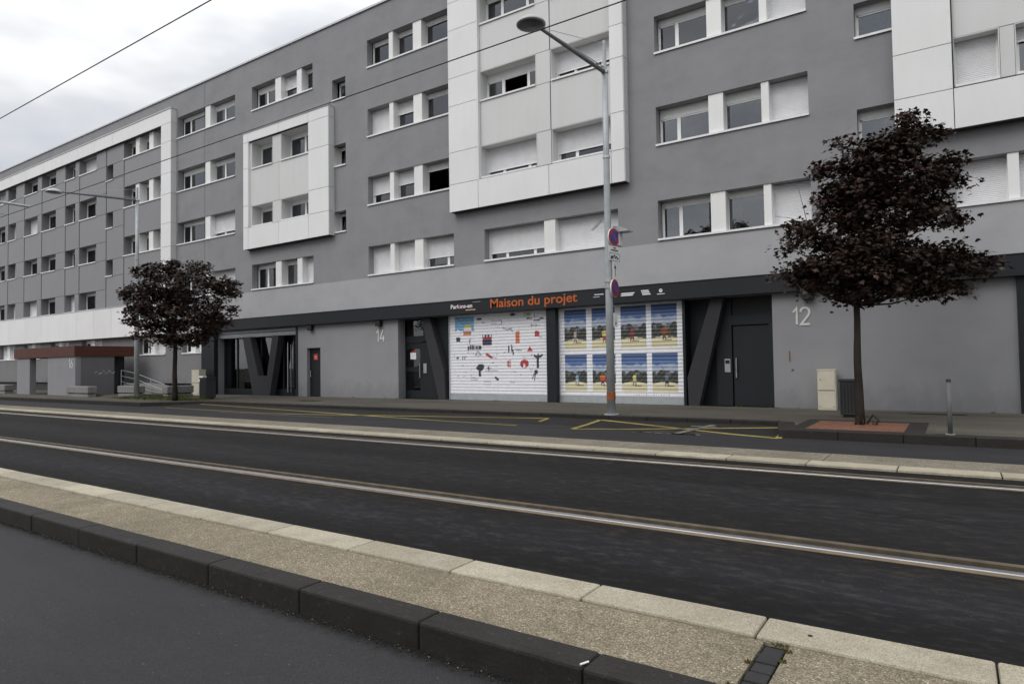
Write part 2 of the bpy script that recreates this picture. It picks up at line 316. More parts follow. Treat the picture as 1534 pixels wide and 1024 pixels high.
DIG = {'1': [[(.12, .74), (.34, 1), (.34, 0)]],
       '2': [[(.02, .74), (.06, .9), (.2, .99), (.36, .99), (.5, .9), (.54, .72), (.48, .55), (.04, .0), (.56, 0)]],
       '4': [[(.40, 1), (.04, .26), (.58, .26)], [(.44, .50), (.44, 0)]],
       '6': [[(.40, 1), (.12, .52), (.04, .34), (.06, .12), (.2, .01), (.36, .01), (.5, .12), (.52, .32), (.44, .5), (.3, .56), (.14, .50)]]}
def number(body, x, y, z, h, parent, sx=.95, w=.13):
    mb = MB(); cx = 0
    for ch in body:
        for si, st_ in enumerate(DIG[ch]):
            P_ = [Vector((p[0] * sx, p[1])) for p in st_]; hw = w / 2; Lp = []; Rp = []
            for i, p in enumerate(P_):
                d0 = (P_[i] - P_[i - 1]).normalized() if i else None; d1 = (P_[i + 1] - P_[i]).normalized() if i < len(P_) - 1 else None
                d = ((d0 or d1) + (d1 or d0)).normalized(); n_ = Vector((-d.y, d.x)); k = hw / max(.45, n_.dot(Vector((-(d1 or d0).y, (d1 or d0).x))))
                Lp.append(p + n_ * k); Rp.append(p - n_ * k)
            for i in range(len(P_) - 1):
                mb.quad(*[(x + (cx + q.x) * h, y - .003 * si - .0006 * (i % 2), z + q.y * h) for q in (Lp[i], Rp[i], Rp[i + 1], Lp[i + 1])][::-1])
        cx += .52 if ch == '1' else .66
    o = build('house_number', mb, M['number'], parent); so = o.modifiers.new('thick', 'SOLIDIFY'); so.thickness = .006; return o

# ------------------------------------------------------------ ground
XL, XR = -300, 160
ZN = .055
def struct(name, mb, mat, **k): return tag(build(name, mb, mat, **k), kind='structure')
struct('ground', MB().sheet([(-600, -400), (600, -400), (600, 500), (-600, 500)], -.35), M['near_asphalt'])
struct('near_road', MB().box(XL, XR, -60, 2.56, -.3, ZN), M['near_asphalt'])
# near traffic island: dark kerb stones, tan pads, white slabs
isl = struct('near_traffic_island', MB().box(XL, XR, 2.60, 3.50, -.3, .165), M['rubber'])
rnd = random.Random(4)
x = -1.36 + .90 * 4
kx = [-1.36 + .935 * i for i in range(-72, 6)]
for i in range(len(kx) - 1):
    dz = rnd.uniform(-.003, .003)
    build('kerb_stone', MB().box(kx[i] + .0025, kx[i + 1] - .003, 2.515 + rnd.uniform(-.003, .003), 2.70, -.2, .197 + dz), M['dark_stone'], isl, bevel=.015)
wx = [-.82 + .93 * i for i in range(-78, 6)]
for i in range(len(wx) - 1):
    build('granite_slab', MB().box(wx[i] + .004, wx[i + 1] - .004, 3.235 + rnd.uniform(-.002, .002), 3.50, .05, .203 + rnd.uniform(-.002, .002)), M['white_stone'], isl, bevel=.012)
px_ = [-300, -60, -40, -28, -20, -14, -10.2, -7.1, -4.0]
for a, b in zip(px_[:-1], px_[1:]): build('aggregate_pad', MB().box(a + .003, b - .003, 2.703, 3.228, .1, .186), M['tan'], isl)
build('aggregate_pad', MB().box(-3.997, -.775, 2.703, 3.228, .1, .186), M['tan'], isl)
build('aggregate_pad', MB().box(-.665, 6, 2.703, 3.228, .1, .186), M['tan'], isl); build('aggregate_pad', MB().box(6, XR, 2.703, 3.228, .1, .186), M['tan'], isl)
for i in range(5):
    y = 2.715 + i * .097
    build('sett', MB().box(-.765 + rnd.uniform(-.004, .004), -.675, y, y + .088, .1, .183 + rnd.uniform(-.004, .003)), M['sett'], isl, bevel=.006)
build('drain_hole', MB().tube((-.60, 3.36, .2036), (-.60, 3.36, .2046), .011, n=12), M['black'], isl)
def tufts(name, mat, spots, label=None, cat=None, hgt=.03, wid=.006, seed=1, parent=None):
    r = random.Random(seed); mb = MB()
    for (x, y, z, n, rad) in spots:
        for _ in range(n):
            a = r.uniform(0, 6.28); d = rad * math.sqrt(r.random()); px, py = x + d * math.cos(a), y + d * math.sin(a); b = r.uniform(0, 6.28); h = hgt * r.uniform(.4, 1.2)
            wx_, wy_ = wid * math.cos(b), wid * math.sin(b); lx, ly = r.uniform(-.5, .5) * h, r.uniform(-.5, .5) * h
            k = len(mb.v); mb.v += [(px - wx_, py - wy_, z), (px + wx_, py + wy_, z), (px + lx, py + ly, z + h)]; mb.f.append((k, k + 1, k + 2))
    o = build(name, mb, mat, parent); o['kind'] = 'stuff'
    if label: tag(o, label, cat)
    return o
tufts('moss', M['moss'], [(-.70, 3.215, .186, 90, .04), (-.78, 2.97, .186, 40, .02), (-.66, 3.05, .186, 45, .02), (-.79, 2.72, .186, 40, .02), (-.66, 2.78, .186, 35, .02), (-.66, 3.16, .186, 40, .02)], 'yellow green moss growing round the dark setts on the near kerb', 'moss', .011, .004)
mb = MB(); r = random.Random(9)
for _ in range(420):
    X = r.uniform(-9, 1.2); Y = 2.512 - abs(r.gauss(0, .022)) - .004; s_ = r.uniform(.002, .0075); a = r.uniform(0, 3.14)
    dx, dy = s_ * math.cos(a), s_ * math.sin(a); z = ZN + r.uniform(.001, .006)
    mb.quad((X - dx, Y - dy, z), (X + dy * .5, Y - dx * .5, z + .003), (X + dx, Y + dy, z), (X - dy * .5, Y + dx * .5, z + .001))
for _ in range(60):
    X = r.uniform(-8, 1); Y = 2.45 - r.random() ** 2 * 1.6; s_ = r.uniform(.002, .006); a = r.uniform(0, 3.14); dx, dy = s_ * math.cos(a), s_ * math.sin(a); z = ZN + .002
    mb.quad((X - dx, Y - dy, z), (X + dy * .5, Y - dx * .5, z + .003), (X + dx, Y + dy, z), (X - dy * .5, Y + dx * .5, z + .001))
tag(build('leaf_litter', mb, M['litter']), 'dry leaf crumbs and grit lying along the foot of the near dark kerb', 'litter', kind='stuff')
mb = MB()  # dense black specks, grit that also deepens the painted shade at the kerb foot
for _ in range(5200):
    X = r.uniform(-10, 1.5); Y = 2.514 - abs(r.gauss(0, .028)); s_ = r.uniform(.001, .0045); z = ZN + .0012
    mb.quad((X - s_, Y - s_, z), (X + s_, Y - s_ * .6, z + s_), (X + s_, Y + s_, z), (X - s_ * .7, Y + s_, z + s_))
tag(build('gutter_grit_shade', mb, M['rubber']), 'black grit and moss, with added contact shade, along the foot of the near kerb', 'grit', kind='stuff')

tag(build('cigarette_end', MB().tube((-1.375, 2.53, .202), (-1.355, 2.57, .204), .0045, n=8), M['white'], origin=(-1.36, 2.55, .2)), 'small white cigarette end lying on the joint of the near dark kerb', 'cigarette end')
# tramway
ZT = .15
tm = MB()
for a, b in ((3.50, 5.02), (5.375, 8.28), (8.635, 9.0)): tm.box(XL, XR, a, b, -.3, ZT)
tm.box(XL, XR, 5.02, 5.375, -.3, ZT - .04); tm.box(XL, XR, 8.28, 8.635, -.3, ZT - .04)
tram = struct('tramway', tm, M['tram_asphalt'])
def rails(y, rev=False):
    build('rail_sealant', MB().box(XL, XR, y, y + .075, .0, ZT + .003), M['sealant'], tram)
    build('rail', MB().box(XL, XR, y + .085, y + .160, .0, ZT + .006), M['rail'], tram, bevel=.006)
    build('groove', MB().box(XL, XR, y + .160, y + .285, 0, ZT - .03), M['rubber'], tram)
    build('groove', MB().box(XL, XR, y + .075, y + .085, 0, ZT - .006), M['rubber'], tram)
    build('rail_sealant', MB().box(XL, XR, y + .285, y + .355, 0, ZT + .002), M['sealant2'], tram)
rails(5.02); rails(8.28)
# far island
fi = struct('far_traffic_island', MB().box(XL, XR, 9.03, 10.09, -.3, .15), M['rubber'])
fx = [-.6 + 1.0 * i for i in range(-80, 8)]
for i in range(len(fx) - 1): build('granite_slab', MB().box(fx[i] + .006, fx[i + 1] - .006, 8.99, 9.32, 0, .182), M['white_stone'], fi, bevel=.01)
fx2 = [-1.46 + 2.9 * i for i in range(-30, 8)]
for i in range(len(fx2) - 1): build('aggregate_pad', MB().box(fx2[i] + .006, fx2[i + 1] - .006, 9.326, 10.10, 0, .178), M['tan_far'], fi)
struct('far_road', MB().box(XL, XR, 10.10, 13.0, -.3, .05), M['far_asphalt'])
def zb(x, y): return .05 + max(0, (y - 13.0)) * .045
struct('parking_bay', MB().slab([(-26, 13.0), (-2.5, 13.0), (-2.5, 14.6), (-26, 14.6)], -.2, zb), M['bay_asphalt'])
struct('gutter_channel', MB().sheet([(-26, 12.96), (-2.6, 12.96), (-2.6, 13.04), (-26, 13.04)], .056), M['paving'])
# pavement with build-outs
pv = [(XL, 13.2), (-25.9, 13.2), (-24.3, 14.75), (-2.95, 14.75), (-2.55, 13.2), (XR, 13.2), (XR, 18.75), (XL, 18.75)]
pave = struct('pavement', MB().slab(pv, -.3, .198), M['paving'])
def kerb_line(a, b, n, w=.26, mat='kerb', z=.204, drop=-.1):
    a = Vector(a); b = Vector(b); d = (b - a) / n; u = d.normalized(); p = Vector((-u.y, u.x))
    for i in range(n):
        s = a + d * i + u * .004; e_ = a + d * (i + 1) - u * .004; q = w
        build('kerb_stone', MB().slab([tuple(s), tuple(e_), tuple(e_ + p * q), tuple(s + p * q)], drop, z + rnd.uniform(-.002, .002)), M[mat], pave, bevel=.012)
kerb_line((-70, 12.95), (-26.0, 12.95), 44); kerb_line((-26.0, 12.95), (-24.4, 14.5), 3); kerb_line((-24.4, 14.5), (-3.1, 14.5), 22)
kerb_line((-3.1, 14.5), (-2.75, 12.9), 2, .32); kerb_line((-2.75, 12.9), (8.25, 12.9), 11, .30)
build('paving_patch', MB().sheet([(-.30, 13.3), (1.4, 13.25), (1.2, 14.3), (-.32, 14.35)], .2025), M['paving_light'], pave)
build('paving_patch', MB().sheet([(-24, 17.9), (6, 17.9), (6, 18.68), (-24, 18.68)], .2025), M['paving_light'], pave)
build('manhole_cover', MB().sheet([(-.9, 17.7), (.2, 17.7), (.2, 17.95), (-.9, 17.95)], .2065), M['kerb'], pave)
build('manhole_cover', MB().sheet([(-21.0, 16.2), (-19.8, 16.2), (-19.8, 16.6), (-21.0, 16.6)], .2065), M['kerb'], pave)
# tree pit
pit = thing('tree_pit', 'red resin gravel tree pit framed in dark stone in front of number 12', 'tree pit', (-1.55, 14.1, .2))
mbp = MB(); X0, X1, Y0, Y1 = -2.62, -.45, 12.93, 15.35
for q in ((X0, X1, Y0, 13.25), (X0, X1, 15.08, Y1)): mbp.box(q[0], q[1], q[2], q[3], .1, .210)
for q in ((X0, -2.36), (-.76, X1)): mbp.box(q[0], q[1], 13.253, 15.077, .1, .209)
build('stone_border', mbp, M['kerb'], pit, bevel=.008)
build('gravel_bed', MB().sheet([(-2.358, 13.252), (-.762, 13.252), (-.762, 15.078), (-2.358, 15.078)], .206), M['resin'], pit)

# markings
mk = MB()
def line(p, q, w=.1, mb=None):
    mb = mb or mk; p = Vector(p); q = Vector(q); d = (q - p); n = max(1, int(d.length / .8)); u = d.normalized(); s = Vector((-u.y, u.x)) * w / 2; 
    for i in range(n):
        a = p + d * (i / n); b = p + d * ((i + 1) / n); mb.quad(*[(c.x, c.y, zb(c.x, c.y) + .006) for c in (a - s, b - s, b + s, a + s)])
for p, q in (((-6.95, 12.62), (-7.1, 14.3)), ((-7.1, 14.3), (-2.72, 12.72)), ((-6.95, 12.62), (-2.85, 14.25)), ((-2.72, 12.72), (-2.85, 14.25))): line(p, q, .12)
tag(build('yellow_road_marking', mk, M['yellow']), 'crossed yellow no stopping box painted beside the red tree pit', 'road marking', 'yellow box markings in the parking bay')
mk = MB()
for p, q in (((-24.2, 14.3), (-8.5, 12.75)), ((-18.0, 12.75), (-8.5, 14.2)), ((-8.5, 14.2), (-8.4, 13.6)), ((-24.3, 13.0), (-18, 12.75))): line(p, q, .1)
tag(build('yellow_road_marking', mk, M['yellow']), 'long worn yellow crossed box painted in the bay before number 14', 'road marking', 'yellow box markings in the parking bay')
mk = MB(); rr = random.Random(3)
for i in range(16): 
    X = -4.7 + rr.uniform(-.9, .3) * (i % 3 != 0); mk.sheet([(X, 12.62 + rr.uniform(-.04, .06)), (X + rr.uniform(.1, .35), 12.60), (X + rr.uniform(.1, .3), 12.70 + rr.uniform(0, .06)), (X - .05, 12.70)], .056)
line((-4.65, 12.75), (-4.35, 14.2), .14); line((-4.75, 13.9), (-4.2, 13.9), .1)
line((-20, 12.5), (-14.5, 12.45), .08); 
tag(build('white_road_marking', mk, M['whitemark']), 'chipped remains of a white bay line near the middle of the yellow cross', 'road marking')

# ------------------------------------------------------------ apartment building
D = 18.7
B = thing('apartment_building', 'long grey five storey apartment block with white boxed panels and shuttered ground floor', 'building', (-20, D, .2))
openings = []          # in the main wall plane
def wallgrid(name, x0, x1, z0, z1, yf, yb, ops, mat, parent, sides=True):
    xs = sorted({x0, x1, *[v for o in ops for v in (o[0], o[1]) if x0 < v < x1]}); zs = sorted({z0, z1, *[v for o in ops for v in (o[2], o[3]) if z0 < v < z1]})
    mb = MB()
    def opn(x, z): return any(o[0] < x < o[1] and o[2] < z < o[3] for o in ops)
    cell = [[opn((xs[i] + xs[i + 1]) / 2, (zs[j] + zs[j + 1]) / 2) for j in range(len(zs) - 1)] for i in range(len(xs) - 1)]
    for i in range(len(xs) - 1):
        for j in range(len(zs) - 1):
            a, b, c, d = xs[i], xs[i + 1], zs[j], zs[j + 1]
            if cell[i][j]: continue
            mb.quad((a, yf, c), (b, yf, c), (b, yf, d), (a, yf, d))
            if (i > 0 and cell[i - 1][j]) or (i == 0 and sides): mb.quad((a, yb, c), (a, yf, c), (a, yf, d), (a, yb, d))
            if (i < len(xs) - 2 and cell[i + 1][j]) or (i == len(xs) - 2 and sides): mb.quad((b, yf, c), (b, yb, c), (b, yb, d), (b, yf, d))
            if (j > 0 and cell[i][j - 1]) or (j == 0 and sides): mb.quad((a, yf, c), (a, yb, c), (b, yb, c), (b, yf, c))
            if (j < len(zs) - 2 and cell[i][j + 1]) or (j == len(zs) - 2 and sides): mb.quad((a, yf, d), (b, yf, d), (b, yb, d), (a, yb, d))
    return build(name, mb, mat, parent)
def slats(x0, x1, z0, z1, y, pitch=.045, depth=.012):
    mb = MB(); n = max(1, int(round((z1 - z0) / pitch))); p = (z1 - z0) / n; k = 0
    for i in range(n):
        a = z0 + i * p; k = len(mb.v)
        for z, dy in ((a, depth), (a + p * .18, 0), (a + p * .8, 0), (a + p, depth)): mb.v += [(x0, y + dy, z), (x1, y + dy, z)]
        for q in range(3): mb.f.append((k + 2 * q, k + 2 * q + 1, k + 2 * q + 3, k + 2 * q + 2))
    return mb
def window(x0, x1, z0, z1, yf, lights=(), shut=0, cur=None, box=.15, seen=True, tilt=False, openl=None):
    f = MB(); fz0 = z0 + .03; j = .04
    f.box(x0, x0 + j, yf, yf + .06, z0, z1); f.box(x1 - j, x1, yf, yf + .06, z0, z1); f.box(x0 + j, x1 - j, yf + .001, yf + .06, z0, fz0); f.box(x0 + j, x1 - j, yf - .01, yf + .06, z1 - box, z1)
    ed = [x0 + j] + [x0 + (x1 - x0) * t for t in lights] + [x1 - j]
    for m_ in ed[1:-1]: f.box(m_ - .055, m_ + .055, yf + .002, yf + .058, fz0, z1 - box)
    for a, b in zip(ed[:-1], ed[1:]):        # sash rims
        a += .055 if a != ed[0] else 0; b -= .055 if b != ed[-1] else 0
        f.box(a, b, yf + .012, yf + .05, z1 - box - .045, z1 - box); f.box(a, b, yf + .012, yf + .05, fz0, fz0 + .03)
        if a == ed[0]: f.box(a, a + .035, yf + .012, yf + .05, fz0, z1 - box)
        if b == ed[-1]: f.box(b - .035, b, yf + .012, yf + .05, fz0, z1 - box)
    w = build('window', f, M['pvc'], B)
    for i, (a, b) in enumerate(zip(ed[:-1], ed[1:])):
        if openl == i: continue
        ml = MB(); ml.box(a + .02, b - .02, yf + .028, yf + .034, fz0 + .02, z1 - box - .02)
        if tilt:
            ml = MB(); ml.v = []; zz0, zz1 = fz0 + .02, z1 - box - .02
            ml.quad((a + .02, yf + .03, zz0), (b - .02, yf + .03, zz0), (b - .02, yf + .13, zz1), (a + .02, yf + .13, zz1))
        build('pane', ml, M['glass'], w)
    if shut > 0:
        zb_ = z1 - shut * (z1 - z0 - .02)
        s = build('roller_shutter', slats(x0 + .03, x1 - .03, zb_ + .02, z1 - .005, yf - .035), M['slat'], w)
        build('bottom_bar', MB().box(x0 + .03, x1 - .03, yf - .04, yf - .015, zb_, zb_ + .03), M['pvc'], w)
        for gx in (x0, x1 - .035): build('guide_rail', MB().box(gx, gx + .035, yf - .05, yf - .003, z0, z1), M['pvc'], w)
    rc = random.Random(int(x0 * 37 + z0 * 113)); cmat = 'curtain'
    if not cur and shut < .6 and openl is None and rc.random() < .62: cur = rc.choice([(0, 1), (0, .4), (.55, 1), (0, .25), (.3, 1)]); cmat = rc.choice(['drape', 'drape', 'blue_drape', 'curtain'])
    if cur:
        mb = MB(); r = random.Random(int(x0 * 91 + z0 * 7)); a, b = x0 + j + (x1 - x0 - 2 * j) * cur[0], x0 + j + (x1 - x0 - 2 * j) * cur[1]; n = 30; k = 0
        for i in range(n + 1):
            xx = a + (b - a) * i / n; yy = yf + .10 + .022 * math.sin(i * 1.35) + r.uniform(-.008, .008); mb.v += [(xx, yy, z0), (xx, yy, z1)]
        for i in range(n): mb.f.append((2 * i, 2 * i + 1, 2 * i + 3, 2 * i + 2))
        build('curtain', mb, M[cmat], w, smooth=True)
    return w
def sill(x0, x1, z0, y0, y1, mat='sill'): build('window_sill', MB().box(x0, x1, y0 - .045, y1, z0 - .045, z0).box(x0, x1, y0 - .045, y0 - .035, z0 - .06, z0 - .045), M[mat], B)
def bank(x0, x1, z0, z1, items, yf=19.04, wall=D, prow=.03):
    openings.append((x0, x1, z0, z1)); sill(x0 - .01, x1 + .01, z0 + .045, wall, yf)
    for it in items:
        if it[0] == 'p': build('window_pillar', MB().box(it[1], it[2], wall + prow, yf + .05, z0 + .045, z1), M['pillar'], B)
        else: window(it[1], it[2], z0 + .045, z1, yf, **(it[3] if len(it) > 3 else {}))
F1, F2, F3, F4 = (5.12, 6.31), (7.97, 9.15), (10.77, 11.93), (13.62, 14.78)
# group R
def grpR(f, a, b, c): bank(-7.24, -3.0, f[0], f[1], [('w', -7.24, -5.60, a), ('p', -5.66, -5.24), ('w', -5.30, -4.15, b), ('p', -4.2, -4.0), ('w', -4.02, -3.0, c)])
grpR(F1, dict(lights=(.36,)), dict(cur=(0, .35)), dict(shut=1)); grpR(F2, dict(lights=(.36,), box=.3), dict(box=.28), dict(shut=1))
grpR(F3, dict(lights=(.36,), box=.2), dict(), dict(shut=1)); grpR(F4, dict(lights=(.36,)), dict(shut=.5), dict())
# group B
def grpB(f, a, b, c, xr=-15.2): bank(-19.54, xr, f[0], f[1], [('w', -19.54, -18.28, a), ('p', -18.34, -18.12), ('w', -18.16, -16.98, b), ('p', -17.05, -16.62), ('w', -16.66, xr, c)])
grpB(F1, dict(shut=1), dict(shut=1), dict(shut=.68, lights=(.66,)), -15.1); grpB(F2, dict(shut=.64), dict(shut=.48, cur=(0, 1)), dict(shut=.24, openl=0))
grpB(F3, dict(shut=.93), dict(shut=.45, cur=(0, 1)), dict(cur=(0, 1))); grpB(F4, dict(), dict(), dict())
# group A (above and below the small white panel)
def grpA(f, a, b, c): bank(-27.3, -22.92, f[0], f[1], [('w', -27.3, -25.5, a), ('p', -25.56, -25.15), ('w', -25.2, -23.98, b), ('p', -24.03, -23.7), ('w', -23.74, -22.92, c)])
grpA(F4, dict(lights=(.42,), box=.25), dict(shut=.55), dict()); grpA(F1, dict(lights=(.42,)), dict(), dict(shut=1))
# group L
def grpL(f, a, b): bank(-33.78, -28.64, f[0], f[1], [('w', -33.78, -31.18, a), ('p', -31.24, -30.8), ('w', -30.84, -28.64, b)])
grpL(F1, dict(lights=(.27, .8)), dict(lights=(.4,), shut=.45)); grpL(F2, dict(lights=(.27, .8)), dict(lights=(.4,), shut=.80))
grpL(F3, dict(lights=(.27, .8), box=.22), dict(lights=(.4,), box=.2)); grpL(F4, dict(lights=(.27, .8), box=.15), dict(lights=(.4,), box=.24))
# ground group under panel C and right bank
bank(-13.71, -8.54, F1[0] + .01, F1[1] - .04, [('w', -13.71, -11.2, dict(shut=.80, lights=(.3, .76))), ('p', -11.25, -10.82), ('w', -10.86, -8.54, dict(shut=1))])
bank(.17, 3.9, 5.04, 6.15, [('w', .17, 1.17, dict(shut=1)), ('p', 1.15, 1.36), ('w', 1.34, 2.5, dict(shut=1)), ('p', 2.5, 2.8), ('w', 2.8, 3.9)])
build('smudge', MB().prism([(-9.64, 5.79), (-9.59, 5.77), (-9.24, 6.03), (-9.30, 6.06)], 18.985, 18.99), M['galv'], B)
# stair slots
for z0, z1 in ((12.74, 13.66), (9.9, 10.84), (7.1, 8.0)):
    openings.append((-21.66, -20.84, z0, z1)); sill(-21.67, -20.83, z0 + .045, D, 19.1); window(-21.66, -20.84, z0 + .045, z1, 19.1, box=.08, tilt=True)
    if z0 < 12: build('window_reveal', MB().box(-21.66, -21.645, D - .02, 19.12, z0 + .046, z1 - .002), M['white_panel'], B)
for z0, z1 in ((12.5, 13.42), (9.66, 10.58), (6.83, 7.84)):
    openings.append((-1.87, -.98, z0, z1)); sill(-1.88, -1.02, z0 + .045, D, 18.98); window(-1.87, -.98, z0 + .045, z1, 18.98, box=.2)

# white boxed panels
def panel(x0, x1, z0, z1, y0, mat='white_panel', t=.035, gap=.009, name='cladding_panel', left=0):
    return build(name, MB().box(x0 + gap + left, x1 - gap, y0, y0 + t, z0 + gap, z1 - gap), M[mat], B)
def liner(o, y0, y1, mat='pale_panel', t=.02):
    x0, x1, z0, z1 = o
    build('window_reveal', MB().box(x0, x0 + t, y0, y1, z0, z1).box(x1 - t, x1, y0, y1, z0, z1).box(x0 + t, x1 - t, y0, y1, z1 - t, z1).box(x0 + t, x1 - t, y0 + .01, y1, z0, z0 + t), M[mat], B)
def wopen(o, yf, y0, kw):      # a window in a panel opening
    openings.append(o); liner(o, y0, yf + .06); sill(o[0] + .02, o[1] - .02, o[2] + .05, y0, yf); window(o[0] + .02, o[1] - .02, o[2] + .05, o[3] - .02, yf, **kw)
def vstrip(x0, x1, zs, y, mat='white_panel'):
    for a, b in zip(zs[:-1], zs[1:]): panel(x0, x1, a, b, y, mat)
# panel C
zc = [8.0, 9.17, 10.87, 11.9, 13.67, 14.7, 15.6]
yo, yi = 18.4, 18.54
rowsC = [(8.05, 9.2), (10.8, 11.88), (13.56, 14.7)]
opsC = [(-13.70, -11.36, a, b) for a, b in rowsC] + [(-10.78, -8.63, a, b) for a, b in rowsC]
kwC = [dict(lights=(.31, .77), shut=.80), dict(lights=(.31, .77), box=.27, cur=(0, .3), openl=1), dict(lights=(.31, .77)), dict(lights=(.33, .8), shut=.70), dict(lights=(.33, .8), shut=.72), dict(lights=(.33, .8), shut=.4)]
for o, k in zip(opsC, kwC): wopen(o, 18.95, yi, k)
wallgrid('panel_backing', -13.72, -8.61, 8.0, 14.75, yi + .036, 18.72, opsC, M['joint'], B)
build('panel_backing', MB().box(-15.04, -13.72, yo + .036, 18.71, 7.01, 15.59).box(-8.61, -8.16, yo + .036, 18.71, 7.01, 15.59).box(-13.72, -8.61, yo + .036, 18.71, 7.01, 8.0).box(-13.72, -8.61, yo + .036, 18.71, 14.75, 15.59), M['joint'], B)
vstrip(-15.05, -13.74, [7.0] + zc, yo); vstrip(-8.6, -8.15, [7.0] + zc, yo)
panel(-13.74, -10.84, 7.0, 8.0, yo); panel(-10.84, -8.6, 7.0, 8.0, yo); panel(-13.74, -10.84, 14.75, 15.6, yo); panel(-10.84, -8.6, 14.75, 15.6, yo)
for a, b in ((7.0, 8.03), (8.03, 9.17), (9.17, 10.87), (10.87, 11.9), (11.9, 13.67), (13.67, 14.7), (14.7, 15.6)):
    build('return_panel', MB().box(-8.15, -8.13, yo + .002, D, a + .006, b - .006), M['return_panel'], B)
build('return_panel', MB().box(-13.748, -13.702, yo + .002, 18.7, 8.001, 14.749), M['white_panel'], B)
for (a, b) in ((9.2, 10.8), (11.88, 13.56), (14.7, 14.75)): panel(-13.70, -10.82, a, b, yi, 'pale_panel'); panel(-10.80, -8.62, a, b, yi, 'pale_panel')
for (a, b) in rowsC: panel(-11.36, -10.80, a, b, yi, 'pale_panel')
# panel A
rowsA = [(8.03, 9.02), (10.75, 12.02)]
opsA = [(-27.02, -25.45, *r_) for r_ in rowsA] + [(-24.85, -22.9, *r_) for r_ in rowsA]
yiA = 18.5
kwA = [dict(lights=(.72,), cur=(.2, 1)), dict(lights=(.72,)), dict(lights=(.55,), cur=(.3, 1)), dict(lights=(.55,), cur=(.5, .8))]
for o, k in zip(opsA, kwA): wopen(o, 19.0, yiA, k)
wallgrid('panel_backing', -27.18, -22.86, 8.0, 12.05, yiA + .036, 18.72, opsA, M['joint'], B)
build('panel_backing', MB().box(-27.54, -27.18, yo + .036, 18.71, 7.01, 12.49).box(-22.86, -21.58, yo + .036, 18.71, 7.01, 12.49).box(-27.18, -22.86, yo + .036, 18.71, 7.01, 8.0).box(-27.18, -22.86, yo + .036, 18.71, 12.05, 12.49), M['joint'], B)
zA = [7.0, 8.03, 9.05, 10.82, 12.05]
vstrip(-27.55, -27.17, zA + [12.5], yo); vstrip(-22.87, -21.57, zA + [12.5], yo)
panel(-27.17, -24.9, 7.0, 8.0, yo); panel(-24.9, -22.87, 7.0, 8.0, yo); panel(-27.17, -24.9, 12.05, 12.5, yo); panel(-24.9, -22.87, 12.05, 12.5, yo)
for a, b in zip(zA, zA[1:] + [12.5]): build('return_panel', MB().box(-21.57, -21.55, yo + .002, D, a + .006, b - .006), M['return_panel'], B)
build('panel_capping', MB().box(-27.6, -21.54, yo - .03, D, 12.5, 12.56), M['coping'], B)
panel(-27.17, -25.0, 9.02, 10.75, yiA, 'pale_panel'); panel(-25.0, -22.88, 9.02, 10.75, yiA, 'pale_panel')
for a, b in rowsA: panel(-25.45, -24.85, a, b, yiA, 'pale_panel'); panel(-27.17, -27.02, a, b, yiA, 'pale_panel')
build('return_panel', MB().box(-27.178, -27.155, yo + .002, 18.7, 8.001, 12.049), M['white_panel'], B)
# right panel
rowsR = [(7.84, 9.02), (10.6, 11.75), (13.4, 14.55)]
opsR = [(.2, 1.08, *r_) for r_ in rowsR] + [(1.36, 3.4, *r_) for r_ in rowsR]
for i, o in enumerate(opsR): wopen(o, 18.85, yi, dict(shut=1) if i < 3 else dict(lights=(.5,), shut=.3))
wallgrid('panel_backing', .19, 3.6, 7.8, 14.7, yi + .036, 18.72, opsR, M['joint'], B)
build('panel_backing', MB().box(-1.02, .19, yo + .036, 18.71, 6.83, 15.49).box(.19, 3.6, yo + .036, 18.71, 6.83, 7.8).box(.19, 3.6, yo + .036, 18.71, 14.7, 15.49).box(3.6, 4.9, yo + .036, 18.71, 6.83, 15.49), M['joint'], B)
zR = [6.82, 7.78, 8.87, 11.7, 13.3, 15.5]
vstrip(-1.03, .18, zR, yo); vstrip(3.6, 4.9, zR, yo); panel(.18, 2.4, 6.82, 7.78, yo); panel(2.4, 3.6, 6.82, 7.78, yo); panel(.18, 3.6, 14.7, 15.5, yo)
for a, b in ((9.02, 10.6), (11.75, 13.4), (14.55, 14.7)): panel(.19, 3.6, a, b, yi, 'pale_panel')
for a, b in rowsR: panel(1.08, 1.36, a, b, yi, 'pale_panel'); panel(3.4, 3.6, a, b, yi, 'pale_panel')

fx_ = MB()
for o in list(B.children):
    if o.name.startswith('cladding_panel') and o.data.materials[0] in (M['white_panel'], M['pale_panel']):
        v = [q.co for q in o.data.vertices]; x0, x1 = min(q.x for q in v) - 20, max(q.x for q in v) - 20; z0, z1 = min(q.z for q in v) + .2, max(q.z for q in v) + .2; y0 = min(q.y for q in v) + D
        nx_, nz_ = max(1, round((x1 - x0) / .9)), max(1, round((z1 - z0) / .7))
        for i in range(nx_ + 1):
            for j in range(nz_ + 1): X = x0 + .05 + (x1 - x0 - .1) * i / nx_; Z = z0 + .05 + (z1 - z0 - .1) * j / nz_; fx_.tube((X, y0 - .002, Z), (X, y0 + .002, Z), .010, n=6)
build('panel_fixings', fx_, M['coping'], B)['kind'] = 'stuff'
